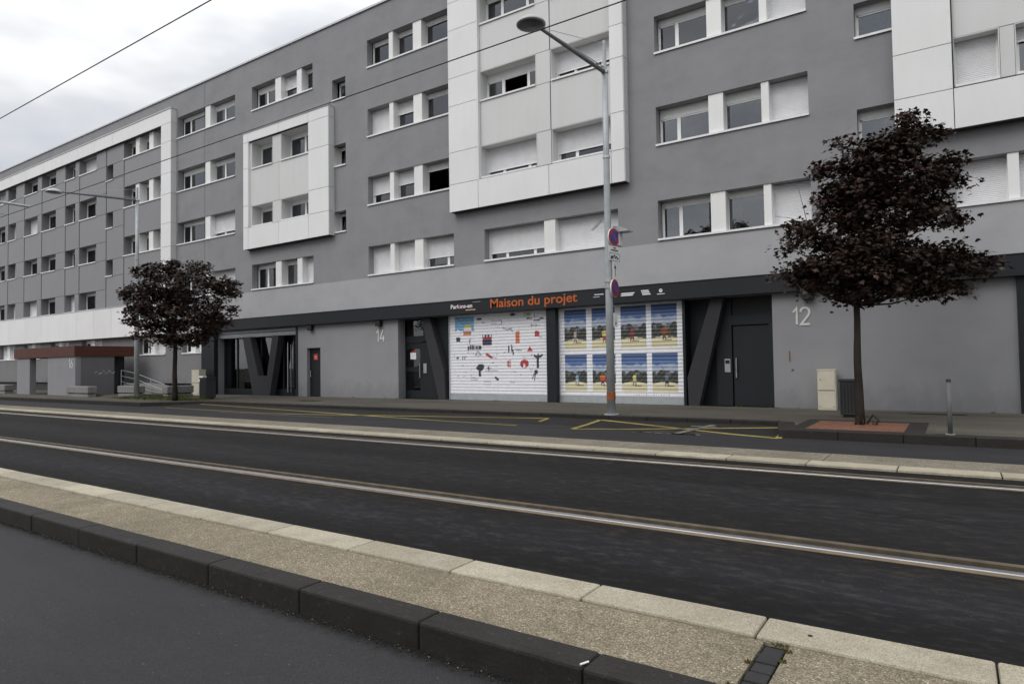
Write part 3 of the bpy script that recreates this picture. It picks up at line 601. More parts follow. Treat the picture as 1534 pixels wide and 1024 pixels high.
# left wing: white frame with grey clad bays
yl = 18.56; yw = 18.4; LX0 = -66
vstrip(-34.88, -33.9, [5.06, 6.2, 7.93, 9.18, 10.73, 11.84, 13.5, 14.5], yw)
xs = [-33.9, -37.2, -40.2, -42.4, -44.6, -46.9, -49.6, -52.2, -55, -57.6, -60.4, -63.2, LX0]
for a, b in zip(xs[1:], xs[:-1]): panel(a, b, 3.32, 5.05, yw); panel(a, b, 14.5, 15.24, yw)
build('panel_backing', MB().box(LX0, -33.92, yw + .036, D + .01, 3.33, 5.04).box(LX0, -33.92, yw + .036, D + .01, 14.51, 15.23).box(-34.87, -33.92, yw + .036, D + .01, 5.04, 14.51), M['joint'], B)
build('panel_capping', MB().box(LX0, -33.86, yw - .03, D, 15.24, 15.29).box(LX0, -34.9, yw - .02, yl, 5.05, 5.08), M['coping'], B)
for a, b in ((3.32, 5.05), (5.05, 6.2), (6.2, 7.93), (7.93, 9.18), (9.18, 10.73), (10.73, 11.84), (11.84, 13.5), (13.5, 14.5), (14.5, 15.24)):
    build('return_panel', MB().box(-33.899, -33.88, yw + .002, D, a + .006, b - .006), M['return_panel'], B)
build('return_panel', MB().box(-34.9, -34.885, yw + .03, yl, 5.08, 14.5), M['white_panel'], B)
cols = [(-39.2, -34.9, -34.92, 't'), (-41.3, -39.2, -40.45, 's'), (-44.75, -41.3, -42.5, 'w'), (-46.7, -44.75, -45.3, 'n'), (-50.2, -46.7, -48.05, 'w'), (-53.0, -50.2, -50.85, 'w'), (-55.8, -53.0, -54.4, 'n'), (-58.5, -55.8, -56.3, 'w'), (-61.2, -58.5, -59.2, 'w'), (LX0, -61.2, -63.4, 'w')]
zrow = [(5.08, 6.2), (7.93, 9.03), (10.68, 11.9), (13.5, 14.5)]; zslot = [(6.93, 7.9), (9.75, 10.7), (12.57, 13.5)]
lops = []; rv = random.Random(12)
for x0, x1, xw, kd in cols:
    rows = zslot if kd == 's' else zrow; pz = 5.08
    for a, b in rows:
        if a > pz: panel(x0, x1, pz, a, yl, 'grey_panel', gap=.011, left=.10)
        if xw < x1 - .05: panel(xw, x1, a, b, yl, 'grey_panel', gap=.011)
        lops.append((x0 + .011, xw, a, b)); pz = b
    if pz < 14.5: panel(x0, x1, pz, 14.5, yl, 'grey_panel', gap=.011, left=.10)
    for i, (a, b) in enumerate(rows):
        sill(x0 + .011, xw, a + .045, yl, 19.0)
        if kd == 't':
            for (u, v, kw) in ((-39.18, -37.9, dict(lights=(.5,))), (-37.6, -36.45, dict(lights=(.4,), shut=(.35 if i == 0 else 0))), (-36.1, -34.94, dict(lights=(.4,), shut=(.3 if i == 1 else 0)))): window(u, v, a + .045, b, 19.0, **kw)
            for u, v in ((-37.95, -37.55), (-36.5, -36.05)): build('window_pillar', MB().box(u, v, yl + .05, 19.04, a + .045, b), M['pillar'], B)
        elif kd == 's': window(x0 + .02, xw, a + .045, b, 19.15, box=.06)
        else:
            s = 1 if rv.random() < .22 else 0
            window(x0 + .02, xw - .02, a + .045, b, 19.0, lights=((.62,) if kd == 'w' else (.5,)), shut=s, box=.12)
wallgrid('panel_backing', LX0, -34.9, 5.08, 14.5, yl + .036, 19.0, lops, M['wall_dark'], B)
openings += [(LX0 - 5, -34.9, 5.08, 14.5)]
# walls of the main plane
wins_g = [(-57.4, -54.75), (-53.2, -50.6), (-49, -46.4), (-44.6, -42), (-37.8, -34.93), (-33.3, -31.36)]
wallgrid('upper_wall', LX0, 7, 5.04, 16.05, D, 19.0, openings, M['wall'], B)
wallgrid('lower_wall', LX0, 7, 3.3, 5.04, D, 19.0, openings, M['wall_low'], B, sides=False)
for a, b in wins_g:
    sill(a, b, 2.30, D, 18.95); window(a, a + (b - a) * .46, 2.30, 3.28, 18.95, lights=(.5,), shut=(1 if a < -50 else 0), cur=(0, 1)); window(a + (b - a) * .6, b, 2.30, 3.28, 18.95, shut=.96)
    build('window_pillar', MB().box(a + (b - a) * .45, a + (b - a) * .61, D + .04, 19, 2.3, 3.28), M['pillar'], B)
wallgrid('left_ground_wall', LX0, -31.2, .72, 3.3, D, 19.0, [(a, b, 2.255, 3.29) for a, b in wins_g], M['wall_dark'], B)
build('plinth', MB().box(LX0, -31.2, D + .12, 19.2, .1, .72), M['joint'], B)
build('joint_bead', MB().box(-31.25, -31.235, D - .004, D + .01, 3.9, 16), M['joint'], B)
# roof and body
build('roof_coping', MB().box(LX0, 7.05, D - .06, D + .35, 16.05, 16.13), M['coping'], B)
build('roof', MB().box(LX0, 7, D + .3, 31, 15.7, 15.95), M['coping'], B)
build('rear_wall', MB().box(LX0, 7, 30.7, 31, .1, 16.05), M['wall'], B)
build('end_wall', MB().box(LX0, LX0 + .25, 19.0, 30.7, .1, 16.05).box(6.75, 7, 19.0, 30.7, .1, 16.05), M['wall'], B)
fl = MB()
for z in (3.55, 6.5, 9.35, 12.2, 15.05): fl.box(LX0 + .3, 6.7, 19.25, 23, z, z + .2)
fl.box(LX0 + .3, 6.7, 23, 23.2, .1, 15.6)
build('interior_walls', fl, M['inside'], B)
# fascia and signs
fasc = build('fascia', MB().box(-31.2, 7, 18.48, D, 3.30, 3.80).box(-31.2, 7, 18.46, 18.48, 3.785, 3.80), M['fascia'], B)
o, w_ = text('Maison du projet', -13.33, 18.474, 3.34, .40, M['orange'], fasc, sx=1.0, bold=.012)
k = 3.42 / w_
for v in o.data.vertices: v.co.x = (-13.33 + 20) + (v.co.x - (-13.33 + 20)) * k
text('Parlons-en', -15.1, 18.474, 3.50, .15, M['white'], fasc, sx=1.12, bold=.016)
build('logo_stroke', MB().box(-14.42, -13.98, 18.468, 18.474, 3.41, 3.44), M['orange_pale'], fasc)
build('logo_stroke', MB().prism([(-14.75, 3.49), (-14.72, 3.49), (-14.64, 3.66), (-14.67, 3.66)], 18.466, 18.473), M['red'], fasc)
build('logo_stroke', MB().box(-14.1, -13.75, 18.468, 18.474, 3.685, 3.70), M['galv'], fasc)
lg = MB()
for (x0, x1, z0, z1) in ((-9.3, -8.98, 3.60, 3.625), (-9.34, -9.12, 3.53, 3.545)): lg.box(x0, x1, 18.468, 18.474, z0, z1)
for i in range(2): lg.prism([(-8.42, 3.50 + i * .055), (-8.02 + i * .04, 3.50 + i * .055), (-7.98 + i * .04, 3.54 + i * .055), (-8.36, 3.54 + i * .055)], 18.468, 18.474)
for i in range(3): lg.box(-7.74 + .02 * i, -7.50 + .03 * i, 18.468, 18.474, 3.60 - i * .055, 3.635 - i * .055)
lg.box(-7.24, -7.0, 18.468, 18.474, 3.475, 3.495)
build('partner_logos', lg, M['white'], fasc)['kind'] = 'stuff'
build('partner_logos', MB().tube((-7.12, 18.468, 3.585), (-7.12, 18.474, 3.585), .055, n=16), M['white'], fasc)
build('partner_logos', MB().tube((-7.11, 18.464, 3.60), (-7.11, 18.470, 3.60), .018, n=12), M['fascia'], fasc)
# ground floor walls
gops = [(-30.1, -24.0, 0, 3.25), (-23.38, -22.5, 0, 2.3), (-17.95, -6.58, 0, 3.29), (-6.58, -4.06, 0, 3.29), (1.22, 6.6, 0, 3.29)]
wallgrid('ground_floor_wall', -31.2, 7, .19, 3.30, D, 19.1, gops, M['wall_ground'], B)
build('portal_pier', MB().box(-31.2, -30.1, 18.5, 18.72, .19, 3.3), M['portal'], B)
build('portal_pier', MB().box(-11.17, -10.82, 18.62, 19.0, .19, 3.295), M['portal'], B)
build('portal_pier', MB().box(1.22, 1.37, 18.62, 19.0, .19, 3.295), M['portal'], B)
build('portal_pier', MB().box(-24.12, -23.98, 18.68, 19.1, .19, 3.25), M['portal'], B)
# shopfront
sf = build('shopfront', MB().box(-30.1, -24.1, 19.04, 19.12, .19, .48).box(-30.1, -24.1, 19.04, 19.12, 2.88, 3.25).box(-30.1, -29.98, 19.04, 19.12, .48, 2.88).box(-29.05, -28.95, 19.04, 19.12, .48, 2.88)
           .box(-27.15, -27.05, 19.04, 19.12, .48, 2.88).box(-25.5, -25.4, 19.04, 19.12, .48, 2.88).box(-24.75, -24.68, 19.04, 19.12, .19, 2.88), M['portal'], B)
for a, b in ((-29.98, -29.05), (-28.95, -27.15), (-27.05, -25.5), (-25.4, -24.75), (-24.68, -24.12)): build('pane', MB().box(a, b, 19.075, 19.083, .48, 2.88), M['shopglass'], sf)
build('door_handle', MB().tube((-25.06, 18.98, .35), (-25.06, 18.98, 2.6), .025), M['steel'], sf); build('door_handle', MB().tube((-24.85, 18.99, .35), (-24.85, 18.99, 2.5), .012), M['steel'], sf)
sb = slats(-30.1, -24.12, 2.96, 3.26, 18.78, .15, .03); build('shutter_box', sb, M['galv'], B)
build('shutter_box', MB().box(-30.1, -24.12, 18.80, 19.03, 2.93, 2.97), M['galv'], B)
build('concrete_strut', MB().prism([(-28.0, 2.93), (-27.42, 2.93), (-26.80, 1.10), (-26.14, 1.10), (-25.75, 2.93), (-25.28, 2.93), (-25.95, .19), (-27.2, .19)], 18.66, 18.98), M['vconc'], B)
# interior of the shop: desk, panels, and an added board imitating a green reflection
build('shop_interior', MB().box(-29.5, -28.0, 21, 21.6, .25, 1.0).box(-26, -24.8, 21.5, 22, .25, .95).box(-28.6, -27.4, 22.6, 22.65, 1.1, 2.3).box(-25.4, -24.4, 22.6, 22.65, .9, 2.0), M['curtain'], B)
build('shop_interior', MB().box(-30.4, -23.9, 19.2, 23, .1, .22), M['paving_light'], B)
build('shop_interior', MB().box(-27.6, -25.9, 20.2, 20.25, 1.0, 2.5), plain('green_reflection_board', (.16, .24, .07), .7, var=.4, sc_=3), B)  # added green board, stands in for the green reflection in the glass
# small door
dr = build('door', MB().box(-23.37, -22.51, 18.86, 18.92, .2, 2.28), M['fascia'], B)
build('door_sign', MB().box(-23.12, -22.84, 18.85, 18.858, 1.78, 2.04), M['red'], dr); build('door_sign', MB().box(-23.06, -22.9, 18.845, 18.849, 1.83, 1.86).box(-23.04, -22.92, 18.845, 18.849, 1.90, 1.96), M['orange_pale'], dr)
build('door_handle', MB().tube((-23.27, 18.80, 1.05), (-23.27, 18.80, 1.32), .018).tube((-23.27, 18.80, 1.3), (-23.27, 18.86, 1.3), .015).tube((-23.27, 18.80, 1.07), (-23.27, 18.86, 1.07), .015), M['steel'], dr)
build('meter_hatch', MB().box(-22.2, -21.9, D - .006, D, .3, .82), M['wall_ground'], B)
# number 14 entrance
build('recess', MB().box(-17.95, -15.5, 19.30, 19.36, .19, 3.29).box(-16.42, -15.5, 19.0, 19.3, .19, 3.29), M['portal'], B)
e14 = build('entrance_door', MB().box(-18.2, -18.08, 19.1, 19.2, .2, 3.29).box(-17.06, -16.42, 19.1, 19.2, .2, 2.4).box(-18.08, -16.42, 19.1, 19.2, 2.36, 2.62).box(-18.08, -16.42, 19.1, 19.2, 3.22, 3.29).box(-17.0, -16.42, 19.1, 19.2, 2.62, 3.22)
            .box(-18.08, -17.93, 19.13, 19.18, .2, 2.36).box(-17.2, -17.06, 19.13, 19.18, .2, 2.36).box(-17.93, -17.2, 19.13, 19.18, 2.12, 2.36).box(-17.93, -17.2, 19.13, 19.18, .2, .5).box(-17.93, -17.2, 19.13, 19.18, 1.24, 1.42), M['fascia'], B)
for z0, z1 in ((.5, 1.24), (1.42, 2.12)): build('pane', MB().box(-17.93, -17.2, 19.15, 19.156, z0, z1), M['shopglass'], e14)
build('pane', MB().box(-18.08, -17.0, 19.15, 19.156, 2.62, 3.22), M['shopglass'], e14)
build('notice', MB().box(-17.72, -17.42, 19.142, 19.148, 1.72, 1.98), M['white'], e14); build('notice', MB().box(-17.66, -17.48, 19.142, 19.148, 2.0, 2.06), M['red'], e14)
build('door_handle', MB().tube((-17.17, 19.07, 1.0), (-17.17, 19.07, 1.56), .018), M['steel'], e14)
build('intercom', MB().box(-16.99, -16.83, 19.08, 19.1, 1.18, 1.55), M['steel'], e14)
build('concrete_strut', MB().prism([(-16.75, 3.29), (-16.36, 3.29), (-15.66, 1.25), (-15.60, .19), (-15.93, .19)], 18.72, 19.0), M['vconc'], B)
# number 12 entrance
build('recess', MB().box(-6.58, -4.06, 19.2, 19.26, .19, 3.29).box(-6.58, -6.5, 18.72, 19.2, .19, 3.29), M['portal'], B)
e12 = build('entrance_door', MB().box(-5.22, -4.22, 19.08, 19.2, .2, 2.46).box(-5.7, -5.26, 19.06, 19.2, .2, 3.29).box(-5.26, -4.06, 19.06, 19.2, 2.5, 2.78).box(-4.2, -4.06, 18.9, 19.2, .2, 2.5), M['fascia'], B)
build('intercom', MB().box(-5.47, -5.31, 19.045, 19.06, 1.16, 1.54), M['steel'], e12); build('intercom', MB().box(-5.45, -5.33, 19.04, 19.045, 1.4, 1.5), M['black'], e12)
build('door_handle', MB().tube((-5.14, 19.02, 1.0), (-5.14, 19.02, 1.56), .02), M['steel'], e12)
build('transom', MB().box(-5.26, -4.06, 19.15, 19.16, 2.78, 3.29), M['black'], e12)
build('concrete_strut', MB().prism([(-5.72, 3.29), (-5.36, 3.29), (-6.14, .19), (-6.44, .19), (-6.46, 1.02)], 18.72, 19.0), M['vconc'], B)
# house numbers and spots
number('14', -19.16, 18.69, 2.45, .46, B); number('12', -3.58, 18.69, 2.42, .44, B)
for xx in (-23.02, -18.9, -3.14, .3): build('spotlight', MB().box(xx - .13, xx + .13, 18.52, 18.68, 3.06, 3.28), M['black'], B, bevel=.01)
build('rust_stain', MB().box(-3.66, -3.63, 18.688, 18.694, 1.45, 1.72).tube((-3.58, 18.688, 1.22), (-3.58, 18.694, 1.22), .03), plain('ochre_stain', (.20, .115, .045), .85, var=.4, sc_=20), B)

# roller shutters with prints
def lin(c): return tuple(((v / 255) / 12.92 if v / 255 <= .04045 else ((v / 255 + .055) / 1.055) ** 2.4) * 1.02 for v in c)
WH = (.80, .80, .83)
def shutter(x0, x1, art, nx=230, z0=.42, z1=3.29):
    y = 18.86; n = 26; p = (z1 - z0) / n; prof = [(0, .022), (.10, .004), (.3, 0), (.55, 0), (.85, .006), (.999, .022)]
    vs = []; cs = []; fs = []; rows = 0
    for i in range(n):
        for t, dy in prof:
            z = z0 + (i + t) * p
            for j in range(nx + 1):
                u = j / nx; vs.append((x0 + (x1 - x0) * u + 20, y + dy - D, z - .2)); cs.append(art(u, 1 - (z - z0) / (z1 - z0)) or WH)
            rows += 1
    W1 = nx + 1
    for rI in range(rows - 1):
        for j in range(nx): a = rI * W1 + j; fs.append((a, a + 1, a + W1 + 1, a + W1))
    me = bpy.data.meshes.new('roller_shutter'); me.from_pydata(vs, [], fs); at = me.color_attributes.new('print', 'FLOAT_COLOR', 'POINT')
    flat = []
    for c in cs: flat += [c[0], c[1], c[2], 1.0]
    at.data.foreach_set('color', flat); me.update(); sh = link('roller_shutter', me, M['print'], B); 
    build('bottom_rail', MB().box(x0, x1, y - .012, y + .04, .2, .42), M['galv'], sh)
    for gx in (x0 - .02, x1 - .012): build('guide_rail', MB().box(gx, gx + .032, y - .03, y + .06, .2, z1), M['galv'], sh)
    return sh
C = {k: lin(v) for k, v in dict(blue=(120, 165, 200), blue2=(150, 190, 215), yel=(205, 190, 90), org=(205, 118, 80), red=(180, 70, 72), blk=(60, 62, 64), grn=(58, 68, 62), nav=(50, 70, 120), brn=(185, 130, 105), gry=(150, 152, 158), lb=(195, 215, 230)).items()}
strokes = []; rr = random.Random(21)
def stk(x0, y0, x1, y1, w, c): strokes.append((x0, y0, x1, y1, w, c))
for a in ((290, 385, 290, 420, 4, 'blk'), (290, 400, 440, 395, 4, 'blk'), (300, 378, 435, 380, 3, 'blk'), (320, 372, 320, 415, 6, 'blk'), (345, 375, 345, 415, 6, 'blk'), (390, 378, 390, 412, 5, 'blk'), (420, 378, 420, 412, 5, 'blk'), (292, 417, 435, 412, 5, 'blk'),
          (745, 390, 745, 455, 5, 'blk'), (775, 380, 778, 445, 5, 'blk'), (790, 440, 792, 485, 4, 'blk'), (778, 445, 795, 445, 4, 'blk'), (500, 475, 560, 520, 9, 'red'), (510, 478, 556, 512, 4, 'blk'), (1045, 530, 1045, 632, 9, 'blk'), (1045, 530, 1012, 502, 6, 'blk'),
          (1045, 530, 1092, 498, 6, 'blk'), (1045, 530, 1050, 492, 5, 'blk'), (1045, 525, 1020, 510, 10, 'blk'), (1045, 525, 1075, 510, 10, 'blk'), (520, 620, 522, 660, 4, 'blk'), (505, 635, 540, 638, 3, 'blk'), (485, 660, 640, 668, 2, 'gry'), (735, 560, 738, 580, 7, 'red'), (735, 600, 738, 618, 7, 'red'),
          (757, 545, 757, 630, 2, 'red'), (1025, 672, 1025, 685, 14, 'blk'), (1020, 680, 988, 750, 3, 'blk'), (1022, 690, 1008, 770, 3, 'blk'), (600, 742, 622, 765, 7, 'blk'), (305, 300, 305, 345, 3, 'blk'), (318, 280, 318, 320, 2, 'gry'), (685, 185, 730, 210, 4, 'gry'), (730, 210, 780, 195, 4, 'blk'), (775, 215, 790, 232, 3, 'gry'),
          (945, 92, 990, 98, 5, 'blk'), (1018, 55, 1018, 92, 2, 'gry'), (1080, 100, 1100, 103, 7, 'blk'), (1015, 122, 1068, 120, 4, 'blk'), (980, 172, 1070, 178, 3, 'gry'), (985, 160, 985, 185, 3, 'gry'), (1035, 160, 1035, 188, 3, 'gry'), (370, 485, 400, 440, 3, 'gry'), (400, 440, 440, 485, 3, 'gry'), (375, 487, 440, 487, 3, 'gry'),
          (560, 100, 670, 100, 2, 'gry'), (670, 100, 670, 135, 2, 'gry'), (560, 135, 670, 140, 2, 'gry'), (455, 112, 480, 115, 4, 'gry'), (1062, 295, 1085, 310, 3, 'gry'), (825, 435, 880, 440, 4, 'gry'), (225, 500, 225, 530, 4, 'blk'), (250, 500, 250, 530, 4, 'blk'), (465, 785, 540, 785, 2, 'gry'), (465, 820, 540, 820, 2, 'gry'),
          (720, 800, 800, 795, 2, 'gry'), (320, 745, 400, 748, 2, 'gry'), (320, 770, 400, 768, 2, 'gry'), (850, 232, 856, 260, 4, 'org')): stk(*a)
for _ in range(26):
    a, b_ = rr.uniform(90, 1120), rr.uniform(440, 790); stk(a, b_, a + rr.uniform(-25, 25), b_ + rr.uniform(-8, 8), 2.2, 'gry')
def art1(u, v):
    x, y = 70 + u * 1100, 12 + v * 918
    def el(cx, cy, rx, ry): return ((x - cx) / rx) ** 2 + ((y - cy) / ry) ** 2 < 1
    if 235 < x < 328 and 195 < y < 255 and x > 235 - (y - 195) * .35: return C['org'] if (y < 203 or y > 246 or x < 250 or x > 316) else C['brn']
    if 250 < x < 325 and 125 < y < 165 and x > 272 - (y - 125): return C['yel']
    if 240 < x < 330 and 160 < y < 196: return None
    if 135 < x < 357 and 28 < y < 205 and not (x < 225 and y > 190 + 10 * math.sin(x * .1)):
        k = math.sin(x * .13 + 1.3 * math.sin(y * .1)) * math.sin(y * .17 + x * .05); return C['blue2'] if k > .35 else C['blue']
    if el(423, 68, 30, 14) or el(790, 42, 30, 15): return C['nav']
    if el(957, 50, 22, 22): return C['yel']
    if 905 < x < 992 and 18 < y < 75: return C['lb']
    if 148 < x < 196 and 275 < y < 322: return C['grn']
    if 455 < x < 562 and 255 < y < 380:
        fx, fy = (x - 455) / 107, (y - 255) / 125
        if fy < .22: return C['blk'] if int(fx * 9) % 3 != 1 else WH
        if fy < .36 or fy > .9: return C['red']
        return C['nav'] if int(fx * 7) % 2 else C['blk']
    if 820 < x < 863 and 235 < y < 363: return C['org']
    if el(1042, 265, 25, 34) or (1018 < x < 1040 and 235 < y < 298): return C['red']
    if 400 < y < 460 and abs(x - 966) < (y - 398) * .52: return C['red']
    if el(425, 615, 30, 30) or el(403, 632, 25, 22) or el(450, 618, 22, 28) or el(430, 645, 28, 22): return C['grn']
    if 660 < y < 732 and abs(x - 420 - (y - 660) * .05) < 12 + (y - 690) * .05: return C['blk']
    if el(908, 590, 45, 48):
        if el(905, 612, 12, 22): return WH
        return C['nav'] if (x < 885 and y > 600) else C['red']
    if el(163, 512, 14, 15): return C['blk']
    for x0, y0, x1, y1, w, c in strokes:
        dx, dy = x1 - x0, y1 - y0; L2 = dx * dx + dy * dy or 1; t = max(0, min(1, ((x - x0) * dx + (y - y0) * dy) / L2))
        if abs(x - x0 - t * dx) < w + 2 and abs(y - y0 - t * dy) < w + 2: return C[c]
    return None
P = {k: lin(v) for k, v in dict(s0=(66, 86, 126), s1=(96, 122, 168), s2=(135, 158, 192), cl=(178, 181, 190), tr=(58, 60, 58), tr2=(80, 83, 76), ho=(125, 127, 133), sa=(208, 199, 164), sa2=(216, 209, 180), sh=(90, 88, 70)).items()}
figs = [('w', (175, 165, 155), (150, 140, 130)), ('b', (205, 185, 110), (160, 60, 55)), ('w', (150, 60, 70), (110, 60, 60)), ('b', (140, 80, 50), (90, 75, 60)), ('w', (130, 170, 190), (185, 185, 185)), ('b', (205, 100, 60), (120, 60, 70)), ('w', (205, 200, 120), (170, 165, 120)), ('s', (110, 120, 135), (60, 62, 75))]
pcol = [(.045, .235), (.285, .475), (.525, .725), (.765, .955)]
def art2(u, v):
    for rI, (v0, v1) in enumerate(((.02, .475), (.535, .945))):
        if not v0 < v < v1: continue
        for cI, (a, b) in enumerate(pcol):
            if not a < u < b: continue
            s, t = (u - a) / (b - a), (v - v0) / (v1 - v0); k = rI * 4 + cI
            cx = .5 + .07 * math.sin(k * 2.1); top = .46 if rI == 0 else .47; bot = .80 if rI == 0 else .79; kind, c1, c2 = figs[k]; wdt = .125 if kind == 'b' else .07
            # figure
            if .52 < t < .57 and abs(s - cx) < .04: return lin((130, 105, 90))
            if .57 < t < .70 and abs(s - cx) < wdt * (1 - .6 * abs(t - .62) * 6): return lin(c1)
            if kind == 'b' and .60 < t < .78 and abs(s - cx - .2) < .07: return lin(c2)
            if .70 <= t < .78 and abs(s - cx) < .07: return lin(c2)
            if .78 <= t < .85 and (abs(s - cx + .04 + (t - .78) * .3) < .022 or abs(s - cx - .04 - (t - .78) * .6) < .022): return lin((110, 85, 70))
            if .835 < t < .855 and 0 < s - cx < .28: return P['sh']
            if kind == 's' and abs((t - .30) - (s - .3) * .9) < .012 and .3 < s < .55: return lin((60, 60, 66))
            h = top + .02 * math.sin(s * 9 + k) - .015 * math.sin(s * 23)
            if t < h:
                q = t / h; cloud = q > .62 + .08 * math.sin(s * 11 + k * 1.7) * math.sin(s * 5 + k)
                if cloud or q > .8: cm = .5 + .5 * math.sin(s * 17 + k * 2 + q * 9) * math.sin(q * 14 + s * 5); cm = max(cm, (q - .62) * 2.4); return tuple(P['s2'][i] * (1 - min(1, cm)) + P['cl'][i] * min(1, cm) for i in range(3))
                f = q / .62; return tuple(P['s0'][i] * (1 - f) + P['s1'][i] * f for i in range(3))
            bb = bot - .05 * math.sin(s * 3.14)
            if t < bb:
                if .50 < t < .58 and (.08 < s < .25 or .52 < s < .70) and int(s * 30) % 3: return P['ho']
                return P['tr2'] if math.sin(s * 31 + t * 40 + k) > .55 else P['tr']
            return P['sa2'] if t < .86 else P['sa']
        return None
    if v > .955 and .62 < u < .9 and int(u * 160) % 3 == 0 and .968 < v < .982: return (.2, .2, .2)
    return None
shutter(-15.49, -11.18, art1); shutter(-10.81, -6.6, art2)
s3 = build('roller_shutter', slats(1.38, 6.5, .42, 3.28, 18.86, .1, .018), M['slat'], B)
build('bottom_rail', MB().box(1.38, 6.5, 18.85, 18.9, .2, .42), M['galv'], s3)

# ------------------------------------------------------------ porch of number 16
po = thing('porch', 'grey entrance porch numbered 16 with red brown canopy edge at the left end', 'porch', (-37.6, 15.0, .2))
py = 15.1; px1 = -36.72
build('canopy_edge', MB().box(-44.2, px1 + .05, py - .06, 17.95, 2.18, 2.72), M['brown_canopy'], po)
build('porch_wall', MB().box(-39.9, px1, py, py + .25, .19, 2.18), M['porch'], po)
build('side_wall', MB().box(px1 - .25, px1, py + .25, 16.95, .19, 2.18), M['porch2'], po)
build('porch_post', MB().box(-43.9, -42.2, py, py + .3, .19, 2.18), M['porch'], po)
build('dark_recess', MB().box(-38.4, px1 - .3, 17.3, 17.6, .19, 2.18), M['portal'], po)
number('16', -37.45, py - .006, 1.62, .44, po)
mb = MB(); rr = random.Random(7)
for i in range(22):
    y = 16.0 + i * .045; z = 1.34 + .07 * math.sin(i * .9) + rr.uniform(-.03, .03); mb.box(px1, px1 + .004, y, y + rr.uniform(.02, .06), z, z + rr.uniform(.01, .05))
build('scrawl', mb, M['number'], po)
# concrete block planters
def block(x0, x1, y0, y1, label, ang=0):
    t_ = thing('concrete_bench_block', label, 'concrete block', ((x0 + x1) / 2, (y0 + y1) / 2, .2), 'concrete blocks along the pavement at the left')
    build('upper_block', MB().box(x0, x1, y0, y1, .37, .70), M['concrete'], t_, bevel=.03); build('foot', MB().box(x0 + .03, x1 - .03, y0 + .03, y1 - .03, .19, .335), M['concrete'], t_, bevel=.01)
    build('shadow_joint', MB().box(x0 + .08, x1 - .08, y0 + .08, y1 - .08, .33, .38), M['joint'], t_)
    t_.rotation_euler.z = ang
block(-36.5, -34.2, 14.6, 15.02, 'long concrete block in front of the porch corner below the number 16')
block(-33.5, -31.75, 15.6, 16.05, 'concrete block behind the foot of the left street lamp')
block(-29.9, -29.45, 15.85, 17.1, 'concrete block set end on behind the left maple trunk')
block(-48.5, -45.4, 15.0, 15.5, 'leftmost concrete block cut by the photo edge')
block(-42.0, -40.2, 16.6, 17.1, 'concrete block standing inside the porch opening')
# handrail and ramp
hr = thing('handrail', 'thin grey metal handrail sloping down beside the porch ramp', 'handrail', (-35.5, 17.2, .2))
mb = MB(); pts = [(-36.5, 1.45), (-35.0, 1.28), (-33.5, .98), (-32.2, .72)]
for x, z in pts: mb.tube((x, 17.2, .2), (x, 17.2, z), .02, n=6)
build('post', mb, M['galv'], hr)
for dz in (0, .3, .6):
    mb = MB()
    for (a, za), (b, zb2) in zip(pts[:-1], pts[1:]): mb.tube((a, 17.2, max(.3, za - dz)), (b, 17.2, max(.3, zb2 - dz)), .014, n=6)
    build('rail', mb, M['galv'], hr)
st = thing('ramp', 'low grey ramp and steps beside the porch against the wall', 'ramp', (-34, 17.8, .2))
build('ramp_slab', MB().prism([(-36.5, .19), (-36.5, .75), (-35.2, .70), (-31.6, .24), (-31.6, .19)], 17.3, 18.6), M['concrete'], st)
grs = [(-31.5 + i * .25, 15.2 + .3 * math.sin(i), .2, 170, .7) for i in range(14)] + [(-32.4 + i * .3, 16.3, .2, 200, .5) for i in range(12)] + [(-36.2 + .2 * i, 15.3, .2, 60, .25) for i in range(8)] + [(-27.3 + .25 * i, 14.9, .2, 130, .45) for i in range(9)]
tufts('grass', M['grass'], grs, 'rough patches of yellowing grass under the left maple', 'grass', .10, .012, 5)
rw = random.Random(31); tufts('weeds', M['moss'], [(rw.uniform(-24, 2), 18.62, .2, rw.randint(5, 18), .05) for _ in range(34)] + [(rw.uniform(-24, -3), 14.47, .2, rw.randint(4, 12), .04) for _ in range(22)], 'small weeds growing in the cracks along the foot of the wall', 'weeds', .05, .008, 6)
struct('soil_bed', MB().sheet([(-33.5, 14.6), (-26.2, 14.2), (-25.9, 15.4), (-28.5, 16.9), (-33.5, 16.9)], .2025), stucco('brown_soil', (.07, .06, .035), .3, .2))

